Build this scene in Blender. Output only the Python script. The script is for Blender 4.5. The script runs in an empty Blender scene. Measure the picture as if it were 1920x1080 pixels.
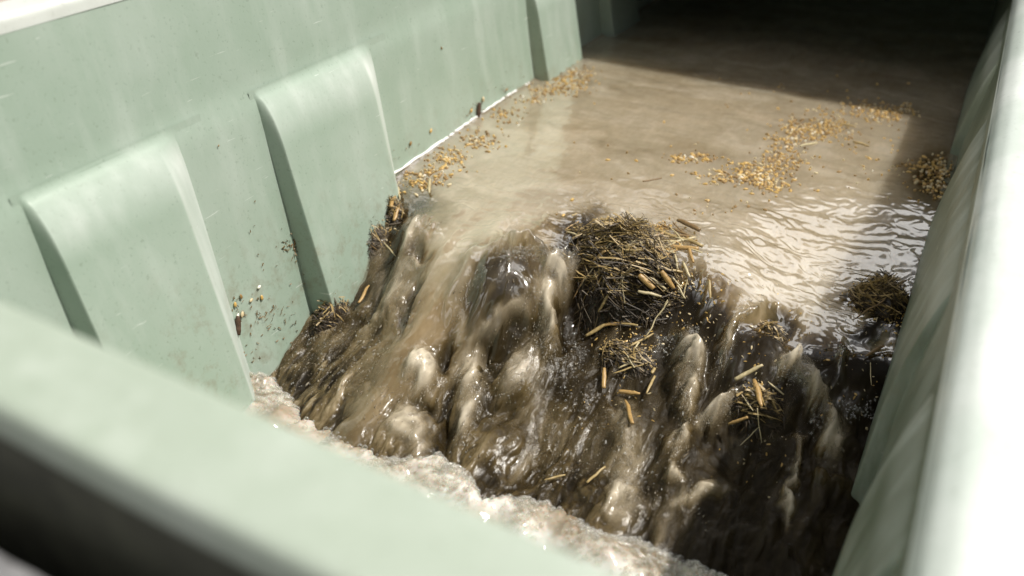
import bpy, math, random
import numpy as np
from mathutils import Vector, Matrix
C = bpy.context.scene
col = C.collection
rng = np.random.default_rng(7)
random.seed(7)

# ------------------------------------------------------------------ camera
H = 0.62                      # lens height above the upper water level (metres)
FPX = 1667.0                  # focal length in pixels of a 1920 wide frame
RX = np.array([0.88518413, 0.46500108, 0.01493463])     # camera right, in world axes
DN = np.array([0.26040831, -0.46860574, -0.84415411])   # camera down
FW = np.array([-0.38553412, 0.75112093, -0.53589251])   # camera forward
cam_d = bpy.data.cameras.new('camera'); cam = bpy.data.objects.new('camera', cam_d); col.objects.link(cam)
M = Matrix(((RX[0], -DN[0], -FW[0], 0), (RX[1], -DN[1], -FW[1], 0), (RX[2], -DN[2], -FW[2], H), (0, 0, 0, 1)))
cam.matrix_world = M
cam_d.sensor_width = 36; cam_d.lens = 36 * FPX / 1920; cam_d.clip_start = 0.01; cam_d.clip_end = 200
cam_d.dof.use_dof = True; cam_d.dof.focus_distance = 1.19; cam_d.dof.aperture_fstop = 2.8
C.camera = cam

# ------------------------------------------------------------------ sky and sun
CLX, CLY = 23.69, 10.37  # cloud pattern offset, picked so that one mirrors in the pool
SUN_EL, SUN_AZ = math.radians(59), math.radians(27)      # azimuth measured from +X towards +Y
w = bpy.data.worlds.new('World'); C.world = w; w.use_nodes = True
nt = w.node_tree; nt.nodes.clear()
sky = nt.nodes.new('ShaderNodeTexSky'); sky.sky_type = 'NISHITA'; sky.sun_disc = False
sky.sun_elevation = SUN_EL; sky.sun_rotation = math.pi / 2 - SUN_AZ
sky.dust_density = 3.0; sky.air_density = 1.0; sky.ozone_density = 1.0
bg = nt.nodes.new('ShaderNodeBackground'); bg.inputs[1].default_value = 0.05
wo = nt.nodes.new('ShaderNodeOutputWorld')
tcw = nt.nodes.new('ShaderNodeTexCoord'); mpw = nt.nodes.new('ShaderNodeMapping'); mpw.inputs['Location'].default_value = (CLX, CLY, 0.0); mpw.inputs['Scale'].default_value = (1, 1, 1.6)
cn = nt.nodes.new('ShaderNodeTexNoise'); cn.inputs['Scale'].default_value = 1.5; cn.inputs['Detail'].default_value = 7; cn.inputs['Roughness'].default_value = 0.52
cr = nt.nodes.new('ShaderNodeValToRGB'); cr.color_ramp.elements[0].position = 0.53; cr.color_ramp.elements[1].position = 0.60
nt.links.new(tcw.outputs['Generated'], mpw.inputs['Vector']); nt.links.new(mpw.outputs[0], cn.inputs['Vector']); nt.links.new(cn.outputs[0], cr.inputs[0])
cm = nt.nodes.new('ShaderNodeMix'); cm.data_type = 'RGBA'; cm.inputs[7].default_value = (42.0, 41.7, 41.2, 1)      # unseen broken white clouds, added to whiten the pool's glints
bw = nt.nodes.new('ShaderNodeHueSaturation'); bw.inputs['Saturation'].default_value = 0.22      # thin white haze over the whole sky
nt.links.new(sky.outputs[0], bw.inputs['Color']); nt.links.new(bw.outputs[0], cm.inputs[6]); nt.links.new(cr.outputs[0], cm.inputs[0]); nt.links.new(cm.outputs[2], bg.inputs[0]); nt.links.new(bg.outputs[0], wo.inputs[0])
ld = bpy.data.lights.new('sun', 'SUN'); lo = bpy.data.objects.new('sun', ld); col.objects.link(lo)
ld.energy = 5.0; ld.angle = math.radians(1.0); ld.color = (1.0, 0.955, 0.88)
sd = Vector((math.cos(SUN_EL) * math.cos(SUN_AZ), math.cos(SUN_EL) * math.sin(SUN_AZ), math.sin(SUN_EL)))
lo.rotation_euler = sd.to_track_quat('Z', 'Y').to_euler()
C.view_settings.view_transform = 'Standard'; C.view_settings.look = 'None'
C.view_settings.exposure = 0.02; C.view_settings.gamma = 1
C.render.engine = 'CYCLES'; C.cycles.use_denoising = True; C.cycles.max_bounces = 8
C.cycles.transparent_max_bounces = 16; C.cycles.caustics_reflective = False; C.cycles.caustics_refractive = False
C.cycles.sample_clamp_indirect = 6

# ------------------------------------------------------------------ helpers
def ray(u, v):
    d = RX * (u - 960) + DN * (v - 540) + FW * FPX
    return d / np.linalg.norm(d)
O = np.array([0, 0, H])
def on_z(u, v, z):
    d = ray(u, v); return O + d * ((z - H) / d[2])
XL, DRAFT = -0.778, 0.15
def on_wall(u, v, lift=0.0):
    d = ray(u, v); t = (XL + lift - DRAFT * H) / (d[0] + DRAFT * d[2]); return O + d * t

_perm = np.random.default_rng(3).permutation(4096)
_grad = np.random.default_rng(4).uniform(0, 2 * math.pi, 4096)
_gx, _gy = np.cos(_grad), np.sin(_grad)
def perlin(x, y, seed=0):
    x = np.asarray(x, float) + seed * 17.31; y = np.asarray(y, float) + seed * 9.77
    xi = np.floor(x).astype(int); yi = np.floor(y).astype(int); xf = x - xi; yf = y - yi
    def g(ix, iy, dx, dy):
        h = _perm[(_perm[ix & 4095] + iy) & 4095]
        return _gx[h] * dx + _gy[h] * dy
    uu = xf * xf * xf * (xf * (xf * 6 - 15) + 10); vv = yf * yf * yf * (yf * (yf * 6 - 15) + 10)
    a = g(xi, yi, xf, yf); b = g(xi + 1, yi, xf - 1, yf); c = g(xi, yi + 1, xf, yf - 1); d = g(xi + 1, yi + 1, xf - 1, yf - 1)
    return ((a + (b - a) * uu) * (1 - vv) + (c + (d - c) * uu) * vv) * 1.5
def fbm(x, y, oct=4, seed=0, gain=0.5):
    s = 0; a = 1; t = 0
    for i in range(oct):
        s = s + a * perlin(x * 2 ** i, y * 2 ** i, seed + i); t += a; a *= gain
    return s / t
def sstep(a, b, x):
    t = np.clip((x - a) / (b - a), 0, 1); return t * t * (3 - 2 * t)

def tag(o, label=None, cat=None, group=None, kind=None):
    if label: o['label'] = label
    if cat: o['category'] = cat
    if group: o['group'] = group
    if kind: o['kind'] = kind
    return o
def link(name, me, m=None, parent=None, smooth=True):
    o = bpy.data.objects.new(name, me); col.objects.link(o)
    if m is not None and not me.materials: me.materials.append(m)
    if parent: o.parent = parent
    return o
def np_mesh(name, V, F, smooth=True, attrs=None):
    V = np.asarray(V, np.float32); F = np.asarray(F, np.int32)
    me = bpy.data.meshes.new(name)
    me.vertices.add(len(V)); me.vertices.foreach_set('co', V.ravel())
    k = F.shape[1]
    me.loops.add(F.size); me.loops.foreach_set('vertex_index', F.ravel())
    me.polygons.add(len(F)); me.polygons.foreach_set('loop_start', np.arange(len(F), dtype=np.int32) * k)
    me.polygons.foreach_set('loop_total', np.full(len(F), k, np.int32))
    me.polygons.foreach_set('use_smooth', np.full(len(F), smooth))
    me.update(calc_edges=True)
    for n, a in (attrs or {}).items():
        at = me.attributes.new(n, 'FLOAT', 'POINT'); at.data.foreach_set('value', np.asarray(a, np.float32).ravel())
    return me
def grid_faces(nr, nc, flip=False):
    i = np.arange(nr - 1)[:, None] * nc + np.arange(nc - 1)[None, :]
    i = i.ravel(); F = np.stack([i, i + 1, i + nc + 1, i + nc], 1)
    return F[:, ::-1] if flip else F
def empty(name, loc=(0, 0, 0)):
    o = bpy.data.objects.new(name, None); col.objects.link(o); o.location = loc; o.empty_display_size = 0.05
    return o
def child(o, p):     # keep the world place of a mesh written in world coordinates
    o.parent = p; o.location = -Vector(p.location); return o

# ------------------------------------------------------------------ materials
def mat(name):
    m = bpy.data.materials.new(name); m.use_nodes = True; return m, m.node_tree, m.node_tree.nodes['Principled BSDF']
def N(t, typ, **kw):
    n = t.nodes.new(typ)
    for k, v in kw.items():
        if k in n.inputs.keys(): n.inputs[k].default_value = v
        else: setattr(n, k, v)
    return n
def ramp(t, fac, stops):
    r = t.nodes.new('ShaderNodeValToRGB'); e = r.color_ramp.elements
    while len(e) < len(stops): e.new(0.5)
    for s, (p, c) in zip(e, stops): s.position = p; s.color = (*c, 1) if len(c) == 3 else c
    t.links.new(fac, r.inputs[0]); return r
def noise(t, scale, detail=4, rough=0.55, vec=None, dist=0.0):
    n = N(t, 'ShaderNodeTexNoise', Scale=scale, Detail=detail, Roughness=rough, Distortion=dist)
    if vec: t.links.new(vec, n.inputs['Vector'])
    return n
def coords(t, scale=(1, 1, 1)):
    tc = t.nodes.new('ShaderNodeTexCoord'); mp = t.nodes.new('ShaderNodeMapping'); mp.inputs['Scale'].default_value = scale
    t.links.new(tc.outputs['Object'], mp.inputs['Vector']); return mp.outputs['Vector']
def mixc(t, fac, a, b, mode='MIX'):
    m = t.nodes.new('ShaderNodeMix'); m.data_type = 'RGBA'; m.blend_type = mode
    for s, i in ((fac, 0), (a, 6), (b, 7)):
        if isinstance(s, (int, float)): m.inputs[i].default_value = s
        elif isinstance(s, tuple): m.inputs[i].default_value = (*s, 1)
        else: t.links.new(s, m.inputs[i])
    return m.outputs[2]
def bump(t, b, height, strength, dist, prev=None):
    n = N(t, 'ShaderNodeBump', Strength=strength, Distance=dist); t.links.new(height, n.inputs['Height'])
    if prev: t.links.new(prev, n.inputs['Normal'])
    t.links.new(n.outputs[0], b.inputs['Normal']); return n.outputs[0]

def green_plastic(name, base=(0.29, 0.368, 0.297), pale=(0.47, 0.52, 0.475), chalk=0.35, rough=0.42):
    m, t, b = mat(name)
    v = coords(t); vs = coords(t, (1, 1, 0.18))
    n1 = noise(t, 5, 5, 0.6, v); n2 = noise(t, 26, 4, 0.6, vs); n3 = noise(t, 190, 3, 0.6, v)
    f1 = ramp(t, n1.outputs[0], [(0.42, (0, 0, 0)), (0.72, (1, 1, 1))])
    f2 = ramp(t, n2.outputs[0], [(0.50, (0, 0, 0)), (0.78, (1, 1, 1))])
    mul = N(t, 'ShaderNodeMath', operation='MULTIPLY'); mul.inputs[1].default_value = chalk
    t.links.new(f1.outputs[0], mul.inputs[0])
    c = mixc(t, mul.outputs[0], base, pale)
    mul2 = N(t, 'ShaderNodeMath', operation='MULTIPLY'); mul2.inputs[1].default_value = chalk * 0.55
    t.links.new(f2.outputs[0], mul2.inputs[0])
    c = mixc(t, mul2.outputs[0], c, (0.62, 0.66, 0.62))
    f3 = ramp(t, n3.outputs[0], [(0.28, (0.82, 0.82, 0.80)), (0.40, (1, 1, 1))])
    c = mixc(t, 1.0, c, f3.outputs[0], 'MULTIPLY')
    # fine scratches, and splashed dirt that thins out above the waterline
    sc = coords(t, (1, 0.9, 14)); sc.node.inputs['Rotation'].default_value = (0.35, 0.0, 0.0)
    ns = noise(t, 22, 2, 0.5, sc, 0.4); fs = ramp(t, ns.outputs[0], [(0.735, (0, 0, 0)), (0.76, (0.55,) * 3)])
    c = mixc(t, fs.outputs[0], c, (0.60, 0.64, 0.60))
    sx = N(t, 'ShaderNodeSeparateXYZ'); t.links.new(v, sx.inputs[0])
    mr = N(t, 'ShaderNodeMapRange'); mr.inputs['From Min'].default_value = 0.09; mr.inputs['From Max'].default_value = -0.03; t.links.new(sx.outputs['Z'], mr.inputs['Value'])
    nd = noise(t, 34, 6, 0.7, v); fd = ramp(t, nd.outputs[0], [(0.50, (0, 0, 0)), (0.66, (1, 1, 1))])
    md = N(t, 'ShaderNodeMath', operation='MULTIPLY'); t.links.new(mr.outputs[0], md.inputs[0]); t.links.new(fd.outputs[0], md.inputs[1])
    md2 = N(t, 'ShaderNodeMath', operation='MULTIPLY'); t.links.new(md.outputs[0], md2.inputs[0]); md2.inputs[1].default_value = 0.42
    c = mixc(t, md2.outputs[0], c, (0.20, 0.17, 0.11))
    t.links.new(c, b.inputs['Base Color'])
    rr = ramp(t, n2.outputs[0], [(0.3, (rough - 0.1,) * 3), (0.7, (rough + 0.12,) * 3)])
    t.links.new(rr.outputs[0], b.inputs['Roughness'])
    p = bump(t, b, n3.outputs[0], 0.25, 0.0006)
    bump(t, b, n1.outputs[0], 0.2, 0.006, p)
    we = N(t, 'ShaderNodeAttribute', attribute_name='edge_light')      # pale tint painting sunlight on the far and top panel bevels
    wm = N(t, 'ShaderNodeMath', operation='MULTIPLY'); t.links.new(we.outputs['Fac'], wm.inputs[0]); t.links.new(n2.outputs[0], wm.inputs[1])
    c = mixc(t, wm.outputs[0], c, (0.62, 0.66, 0.62)); t.links.new(c, b.inputs['Base Color'])
    return m
M_WALL = green_plastic('green_tank_plastic')
M_WALL_SHADE = green_plastic('shade_toned_green_plastic', (0.13, 0.16, 0.115), (0.24, 0.27, 0.22), 0.6, 0.45)  # darker copy of the green, painting shade onto the near wall
M_RIM = green_plastic('green_rim_plastic', (0.33, 0.385, 0.315), (0.46, 0.50, 0.46), 0.4, 0.45)
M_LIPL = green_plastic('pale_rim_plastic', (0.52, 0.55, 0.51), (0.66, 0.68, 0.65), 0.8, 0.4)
M_LIP = green_plastic('whitish_rim_plastic', (0.54, 0.60, 0.55), (0.80, 0.83, 0.80), 0.9, 0.36)  # whiter plastic than the end wall's rim

def flat(name, c, rough=0.8, nscale=40, var=0.3, bumpd=0.002, spec=0.5):
    m, t, b = mat(name); v = coords(t); n = noise(t, nscale, 5, 0.6, v)
    r = ramp(t, n.outputs[0], [(0.25, tuple(x * (1 - var) for x in c)), (0.75, tuple(min(1, x * (1 + var)) for x in c))])
    t.links.new(r.outputs[0], b.inputs['Base Color']); b.inputs['Roughness'].default_value = rough
    b.inputs['Specular IOR Level'].default_value = spec
    if bumpd: bump(t, b, n.outputs[0], 0.5, bumpd)
    return m
M_GROUND = flat('tan_concrete_ground', (0.42, 0.34, 0.28), 0.9, 12, 0.25, 0.004)
M_LEDGE = flat('grey_rough_concrete', (0.20, 0.20, 0.205), 0.9, 55, 0.4, 0.004)
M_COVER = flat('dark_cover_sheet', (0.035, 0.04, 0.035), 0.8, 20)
M_OUTER = flat('dark_outer_plastic', (0.06, 0.062, 0.042), 0.7, 30, 0.5)  # darker olive plastic for the outer faces
M_STRAW = [flat('straw_gold', (0.33, 0.24, 0.10), 0.42, 260, 0.35, 0.0004), flat('straw_pale', (0.42, 0.35, 0.20), 0.45, 260, 0.3, 0.0004),
           flat('straw_brown', (0.17, 0.105, 0.04), 0.45, 260, 0.4, 0.0004), flat('straw_orange', (0.36, 0.225, 0.08), 0.4, 260, 0.3, 0.0004)]
M_FIBRE = [flat('fibre_brown', (0.06, 0.040, 0.016), 0.6, 300, 0.5, 0), flat('fibre_gold', (0.30, 0.21, 0.08), 0.5, 300, 0.4, 0), flat('fibre_dark', (0.03, 0.019, 0.008), 0.6, 300, 0.5, 0)]
M_MAT = flat('wet_dark_organic_matter', (0.028, 0.019, 0.009), 0.30, 180, 0.8, 0.004)
M_BARK = flat('dark_bark', (0.075, 0.04, 0.022), 0.6, 400, 0.7, 0.001)
M_KERN = [flat('kernel_amber', (0.52, 0.335, 0.10), 0.3, 300, 0.3, 0), flat('kernel_cream', (0.56, 0.46, 0.28), 0.32, 300, 0.2, 0),
          flat('kernel_brown', (0.27, 0.165, 0.055), 0.35, 300, 0.4, 0), flat('kernel_white', (0.80, 0.77, 0.68), 0.35, 300, 0.12, 0)]

def water_mat(name, trans=0.0, silt_attr=True):
    m, t, b = mat(name); v = coords(t); vs = coords(t, (1.6, 0.55, 1.0))
    at = N(t, 'ShaderNodeAttribute', attribute_name='silt')
    oc = N(t, 'ShaderNodeAttribute', attribute_name='ochre')
    n1 = noise(t, 60, 6, 0.65, vs, 1.2); n2 = noise(t, 14, 5, 0.6, vs, 1.0)
    s = N(t, 'ShaderNodeMath', operation='MULTIPLY_ADD'); t.links.new(n1.outputs[0], s.inputs[0]); s.inputs[1].default_value = 0.16
    t.links.new(at.outputs['Fac'], s.inputs[2])
    s2 = N(t, 'ShaderNodeMath', operation='MULTIPLY_ADD'); t.links.new(n2.outputs[0], s2.inputs[0]); s2.inputs[1].default_value = 0.14
    t.links.new(s.outputs[0], s2.inputs[2])
    s3 = N(t, 'ShaderNodeMath', operation='SUBTRACT'); t.links.new(s2.outputs[0], s3.inputs[0]); s3.inputs[1].default_value = 0.15
    r = ramp(t, s3.outputs[0], [(0.0, (0.009, 0.0062, 0.0026)), (0.22, (0.030, 0.021, 0.0085)), (0.42, (0.092, 0.067, 0.030)),
                               (0.62, (0.205, 0.162, 0.096)), (0.80, (0.34, 0.288, 0.205)), (1.0, (0.54, 0.482, 0.38))])
    c = mixc(t, oc.outputs['Fac'], r.outputs[0], (1.0, 0.72, 0.36), 'MULTIPLY')
    fq = N(t, 'ShaderNodeAttribute', attribute_name='froth'); ng = noise(t, 300, 4, 0.7, coords(t, (1.2, 0.3, 1.0)), 0.6)
    gr = ramp(t, ng.outputs[0], [(0.36, (0.70, 0.69, 0.67)), (0.52, (1, 1, 1)), (0.66, (1.4, 1.42, 1.44))])
    c = mixc(t, fq.outputs['Fac'], c, mixc(t, 1.0, c, gr.outputs[0], 'MULTIPLY'))
    t.links.new(c, b.inputs['Base Color'])
    b.inputs['Roughness'].default_value = 0.06; b.inputs['IOR'].default_value = 1.36
    b.inputs['Specular IOR Level'].default_value = 0.75
    b.inputs['Subsurface Weight'].default_value = 0.0
    b.subsurface_method = 'BURLEY'; b.inputs['Subsurface Weight'].default_value = 1.0; b.inputs['Subsurface Radius'].default_value = (1.0, 0.85, 0.65); b.inputs['Subsurface Scale'].default_value = 0.09
    ch = N(t, 'ShaderNodeAttribute', attribute_name='churn')
    b.inputs['Coat IOR'].default_value = 2.0; b.inputs['Coat Roughness'].default_value = 0.03
    for sock, lo_, hi_ in (('Coat Weight', 1.0, 0.0), ('Roughness', 0.06, 0.30), ('Subsurface Weight', 1.0, 0.25), ('Specular IOR Level', 0.75, 0.42)):
        mr = N(t, 'ShaderNodeMapRange'); mr.inputs['To Min'].default_value = lo_; mr.inputs['To Max'].default_value = hi_
        t.links.new(ch.outputs['Fac'], mr.inputs['Value']); t.links.new(mr.outputs[0], b.inputs[sock])
    # soaked organic matter is matte; silty and clear water is glossy
    g1 = N(t, 'ShaderNodeMapRange'); g1.inputs['From Min'].default_value = 0.04; g1.inputs['From Max'].default_value = 0.22; t.links.new(at.outputs['Fac'], g1.inputs['Value'])
    for sock, matte in (('Roughness', 0.62), ('Specular IOR Level', 0.22), ('Coat Weight', 0.0)):
        src = b.inputs[sock].links[0].from_socket; mx = t.nodes.new('ShaderNodeMix'); mx.data_type = 'FLOAT'; t.links.new(g1.outputs[0], mx.inputs[0]); mx.inputs[2].default_value = matte; t.links.new(src, mx.inputs[3]); t.links.new(mx.outputs[0], b.inputs[sock])
    frr = N(t, 'ShaderNodeAttribute', attribute_name='froth'); src = b.inputs['Roughness'].links[0].from_socket
    f2_ = N(t, 'ShaderNodeMath', operation='MULTIPLY'); t.links.new(frr.outputs['Fac'], f2_.inputs[0]); t.links.new(g1.outputs[0], f2_.inputs[1])
    mx = t.nodes.new('ShaderNodeMix'); mx.data_type = 'FLOAT'; t.links.new(f2_.outputs[0], mx.inputs[0]); t.links.new(src, mx.inputs[2]); mx.inputs[3].default_value = 0.09; t.links.new(mx.outputs[0], b.inputs['Roughness'])
    nb = noise(t, 95, 3, 0.5, vs); p = bump(t, b, nb.outputs[0], 0.25, 0.0010)
    fr = N(t, 'ShaderNodeAttribute', attribute_name='froth'); vf = coords(t, (1.0, 0.55, 1.0))
    nf = noise(t, 420, 3, 0.6, vf, 0.8); bn = N(t, 'ShaderNodeBump', Distance=0.0014); t.links.new(nf.outputs[0], bn.inputs['Height']); t.links.new(fr.outputs['Fac'], bn.inputs['Strength'])
    t.links.new(p, bn.inputs['Normal']); t.links.new(bn.outputs[0], b.inputs['Normal'])
    if trans:
        b.inputs['Transmission Weight'].default_value = trans
    return m
M_WATER = water_mat('silty_brown_water')
M_SKIN = water_mat('silty_water_skin')
_t = M_SKIN.node_tree; _a = N(_t, 'ShaderNodeAttribute', attribute_name='alpha_skin'); _b = _t.nodes['Principled BSDF']; _t.links.new(_a.outputs['Fac'], _b.inputs['Alpha'])
for _k in ('Coat Weight', 'Subsurface Weight'):
    for _l in list(_b.inputs[_k].links): _t.links.remove(_l)
_b.inputs['Coat Weight'].default_value = 0.0; _b.inputs['Subsurface Weight'].default_value = 0.0

def bubble_mat():
    m, t, b = mat('bubble_film'); t.nodes.remove(b)
    out = t.nodes['Material Output']
    tr = N(t, 'ShaderNodeBsdfTransparent'); tr.inputs[0].default_value = (0.97, 0.96, 0.93, 1)
    gl = N(t, 'ShaderNodeBsdfGlossy', Roughness=0.04); gl.inputs[0].default_value = (1, 1, 1, 1)
    di = N(t, 'ShaderNodeBsdfDiffuse'); di.inputs[0].default_value = (0.92, 0.92, 0.91, 1)
    lw = N(t, 'ShaderNodeLayerWeight', Blend=0.35)
    m1 = t.nodes.new('ShaderNodeMixShader'); m2 = t.nodes.new('ShaderNodeMixShader')
    r = ramp(t, lw.outputs['Facing'], [(0.0, (0.06,) * 3), (0.55, (0.16,) * 3), (1.0, (0.9,) * 3)])
    t.links.new(r.outputs[0], m1.inputs[0]); t.links.new(tr.outputs[0], m1.inputs[1]); t.links.new(gl.outputs[0], m1.inputs[2])
    r2 = ramp(t, lw.outputs['Facing'], [(0.0, (0.02,) * 3), (1.0, (0.22,) * 3)])
    t.links.new(r2.outputs[0], m2.inputs[0]); t.links.new(m1.outputs[0], m2.inputs[1]); t.links.new(di.outputs[0], m2.inputs[2])
    t.links.new(m2.outputs[0], out.inputs[0]); return m
M_BUB = bubble_mat()
def foam_mat():
    m, t, b = mat('tan_foam'); v = coords(t)
    b.inputs['Subsurface Weight'].default_value = 0.6; b.inputs['Subsurface Scale'].default_value = 0.012
    vo = N(t, 'ShaderNodeTexVoronoi', Scale=150.0); t.links.new(v, vo.inputs['Vector'])
    n = noise(t, 13, 2, 0.5, v)
    r = ramp(t, n.outputs[0], [(0.30, (0.22, 0.175, 0.115)), (0.43, (0.37, 0.315, 0.24)), (0.60, (0.64, 0.615, 0.57))])
    t.links.new(r.outputs[0], b.inputs['Base Color']); b.inputs['Roughness'].default_value = 0.14
    b.inputs['Specular IOR Level'].default_value = 0.8
    bump(t, b, vo.outputs['Distance'], 0.12, -0.0008); return m
M_FOAM = foam_mat()
M_GLINT = flat('glint_white', (0.86, 0.86, 0.85), 0.25, 300, 0.06, 0.0006)  # white for the modelled waterline highlight

# ------------------------------------------------------------------ ground and ledge
def box_mesh(name, x0, x1, y0, y1, z0, z1, bev=0.0):
    import bmesh
    bm = bmesh.new(); bmesh.ops.create_cube(bm, size=1)
    for v in bm.verts: v.co = Vector(((x0 + x1) / 2 + v.co.x * (x1 - x0), (y0 + y1) / 2 + v.co.y * (y1 - y0), (z0 + z1) / 2 + v.co.z * (z1 - z0)))
    if bev: bmesh.ops.bevel(bm, geom=bm.edges[:], offset=bev, segments=3, affect='EDGES', profile=0.5)
    me = bpy.data.meshes.new(name); bm.to_mesh(me); bm.free(); return me
g = link('ground', np_mesh('ground', [(-40, -40, -0.62), (40, -40, -0.62), (40, 40, -0.62), (-40, 40, -0.62)], [(0, 1, 2, 3)], False), M_GROUND)
tag(g, kind='structure')
n_ = 120
lx = np.linspace(-1.5, 0.6, n_ * 2); ly = np.linspace(-0.5, 0.149, n_)
LX, LY = np.meshgrid(lx, ly); LZ = 0.30 + 0.004 * fbm(LX * 40, LY * 40, 4, 5) - 0.5 * sstep(0.139, 0.149, LY)
o = link('concrete_ledge', np_mesh('concrete_ledge', np.stack([LX, LY, LZ], 2).reshape(-1, 3), grid_faces(n_, n_ * 2)), M_LEDGE)
tag(o, 'rough grey concrete ledge just outside the near end of the green trough', 'ledge')

# ------------------------------------------------------------------ the trough
ZT = 0.362; YN = 0.2125; YF = 3.2
trough = empty('trough', (-0.37, 1.0, -0.6))
tag(trough, 'long pale green moulded trough full of rushing brown water', 'trough')
def extrude_profile(prof, along, axis):
    """prof: list of (a, z); along: positions on the other axis; axis 'y': profile in x, run along y"""
    P = np.array(prof); A = np.array(along); V = []
    for s in A:
        for a, z in P: V.append((a, s, z) if axis == 'y' else (s, a, z))
    return V, len(A), len(P)
def round_profile(pts, r=0.008, seg=5):
    out = [np.array(pts[0], float)]
    for i in range(1, len(pts) - 1):
        p = np.array(pts[i], float); a = np.array(pts[i - 1], float) - p; b = np.array(pts[i + 1], float) - p
        la, lb = np.linalg.norm(a), np.linalg.norm(b); rr = min(r, la * .45, lb * .45)
        p0 = p + a / la * rr; p1 = p + b / lb * rr
        for k in range(seg + 1):
            t = k / seg; out.append((1 - t) ** 2 * p0 + 2 * t * (1 - t) * p + t * t * p1)
    out.append(np.array(pts[-1], float)); return out
def wallx(z): return XL - DRAFT * z
ys = np.concatenate([np.linspace(YN - 0.06, YF, 160)])
# left side wall: inner face + rim lip (two parts)
zz = np.linspace(-0.62, ZT + 0.002, 60)
V = []
for y in ys:
    for z in zz:
        a = 0.0015 * perlin(y * 6, z * 6, 3) + 0.004 * sstep(0.19, 0.215, z)     # slight step where the panels end
        V.append((wallx(z) - a, y, z))
o = link('side_wall', np_mesh('side_wall', V, grid_faces(len(ys), len(zz))), M_WALL); child(o, trough)
o['label'] = 'sunlit far side wall'
pr = round_profile([(wallx(ZT - 0.002) - 0.0025, ZT - 0.004), (wallx(ZT) - 0.004, ZT + 0.012), (wallx(ZT) - 0.048, ZT + 0.015), (wallx(ZT) - 0.052, ZT - 0.05), (wallx(ZT) - 0.06, ZT - 0.055)], 0.010)
V, nr, nc = extrude_profile(pr, ys, 'y')
o = link('rim', np_mesh('rim', V, grid_faces(nr, nc)), M_LIPL); child(o, trough); o['label'] = 'pale rim'
# raised panels of the left wall: (y of near end, y of far end)
def wallr0(z): return 0.031 + 0.017 * sstep(0.0, 0.2, z)
def panel(y0, y1, side=-1):
    ny, nz = 110, 90
    yy = np.concatenate([np.linspace(y0 - 0.008, y0 + 0.03, 50), np.linspace(y0 + 0.032, y1 + 0.07, 60)]); zq = np.linspace(-0.30, 0.212, nz)
    Yg, Zg = np.meshgrid(yy, zq, indexing='ij')
    depth = 0.0205 + 0.018 * np.clip((0.15 - Zg) / 0.30, 0, 1)
    shift = 0.05 * (0.2 - Zg) * 0.25
    tl = np.clip((0.206 - Zg) / 0.075, 0, 1); top = 1 - (1 - tl) ** 2.3
    near = sstep(y0 + shift - 0.001, y0 + shift + 0.008, Yg)
    far = 1 - np.clip((Yg - (y1 - 0.3 * shift - 0.012)) / 0.042, 0, 1); edge_light = 0.9 * sstep(0, .06, far) * sstep(1, .9, far) * near * sstep(.2, .17, Zg) + 0.55 * near * sstep(0.13, 0.17, Zg) * sstep(.203, .19, Zg) * sstep(0, .5, far)
    far = sstep(0, 1, far) * 0.5 + far * 0.5
    d = depth * top * near * far
    Xg = wallx(Zg) - 0.0022 + d + 0.0022 * np.minimum(1, d / 0.002)
    if side > 0: Zg = Zg - 0.03; Xg = wallr0(Zg) + 0.0025 - 0.6 * d
    V = np.stack([Xg, Yg, Zg], 2).reshape(-1, 3)
    return np_mesh('raised_panel', V, grid_faces(ny, nz, side > 0), True, {'edge_light': edge_light})
for y0, y1 in ((0.484, 0.668), (0.832, 1.062), (1.600, 1.79), (1.955, 2.14)):
    o = link('raised_panel', panel(y0, y1), M_WALL); child(o, trough)
# right side wall
XR = 0.031
def wallr(z): return XR + 0.017 * sstep(0.0, 0.2, z)
ysr = np.linspace(YN - 0.5, YF, 200)
zz = np.linspace(-0.62, 0.212, 50); V = []
for y in ysr:
    for z in zz:
        V.append((wallr(z) + 0.0012 * perlin(y * 7, z * 5, 9), y, z))
o = link('side_wall', np_mesh('side_wall', V, grid_faces(len(ysr), len(zz), True)), M_WALL_SHADE); child(o, trough)
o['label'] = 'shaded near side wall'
pr = round_profile([(XR + 0.0155, 0.206), (XR + 0.021, 0.222), (XR + 0.038, 0.236), (XR + 0.165, 0.236), (XR + 0.17, 0.17), (XR + 0.15, 0.16)], 0.012)
V, nr, nc = extrude_profile(pr, ysr, 'y')
o = link('rim', np_mesh('rim', V, grid_faces(nr, nc, True)), M_LIP); child(o, trough); o['label'] = 'whitish rim'
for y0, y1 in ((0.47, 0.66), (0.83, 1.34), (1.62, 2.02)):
    o = link('raised_panel', panel(y0, y1, 1), M_WALL_SHADE); child(o, trough)
# near end wall with its thick rolled rim (runs along x)
xs = np.linspace(wallx(ZT) - 0.09, XR + 0.12, 120)
pr = round_profile([(YN + 0.07, -0.62), (YN + 0.006, ZT - 0.03), (YN - 0.002, ZT + 0.006), (YN - 0.058, ZT + 0.004), (YN - 0.061, ZT - 0.010), (YN - 0.058, ZT - 0.018)], 0.013, 6)
V, nr, nc = extrude_profile(pr, xs, 'x')
V = np.array(V); V[:, 2] += 0.0012 * perlin(V[:, 0] * 9, V[:, 1] * 30, 12); V[:, 1] -= 0.028 * (V[:, 0] + 0.05)
o = link('end_wall', np_mesh('end_wall', V, grid_faces(nr, nc)), M_RIM); child(o, trough); o['label'] = 'near end wall with thick rounded rim'
pr = round_profile([(YN - 0.0585, ZT - 0.016), (YN - 0.056, ZT - 0.030), (YN - 0.050, ZT - 0.10), (YN - 0.048, -0.6)], 0.006, 4)
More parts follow.
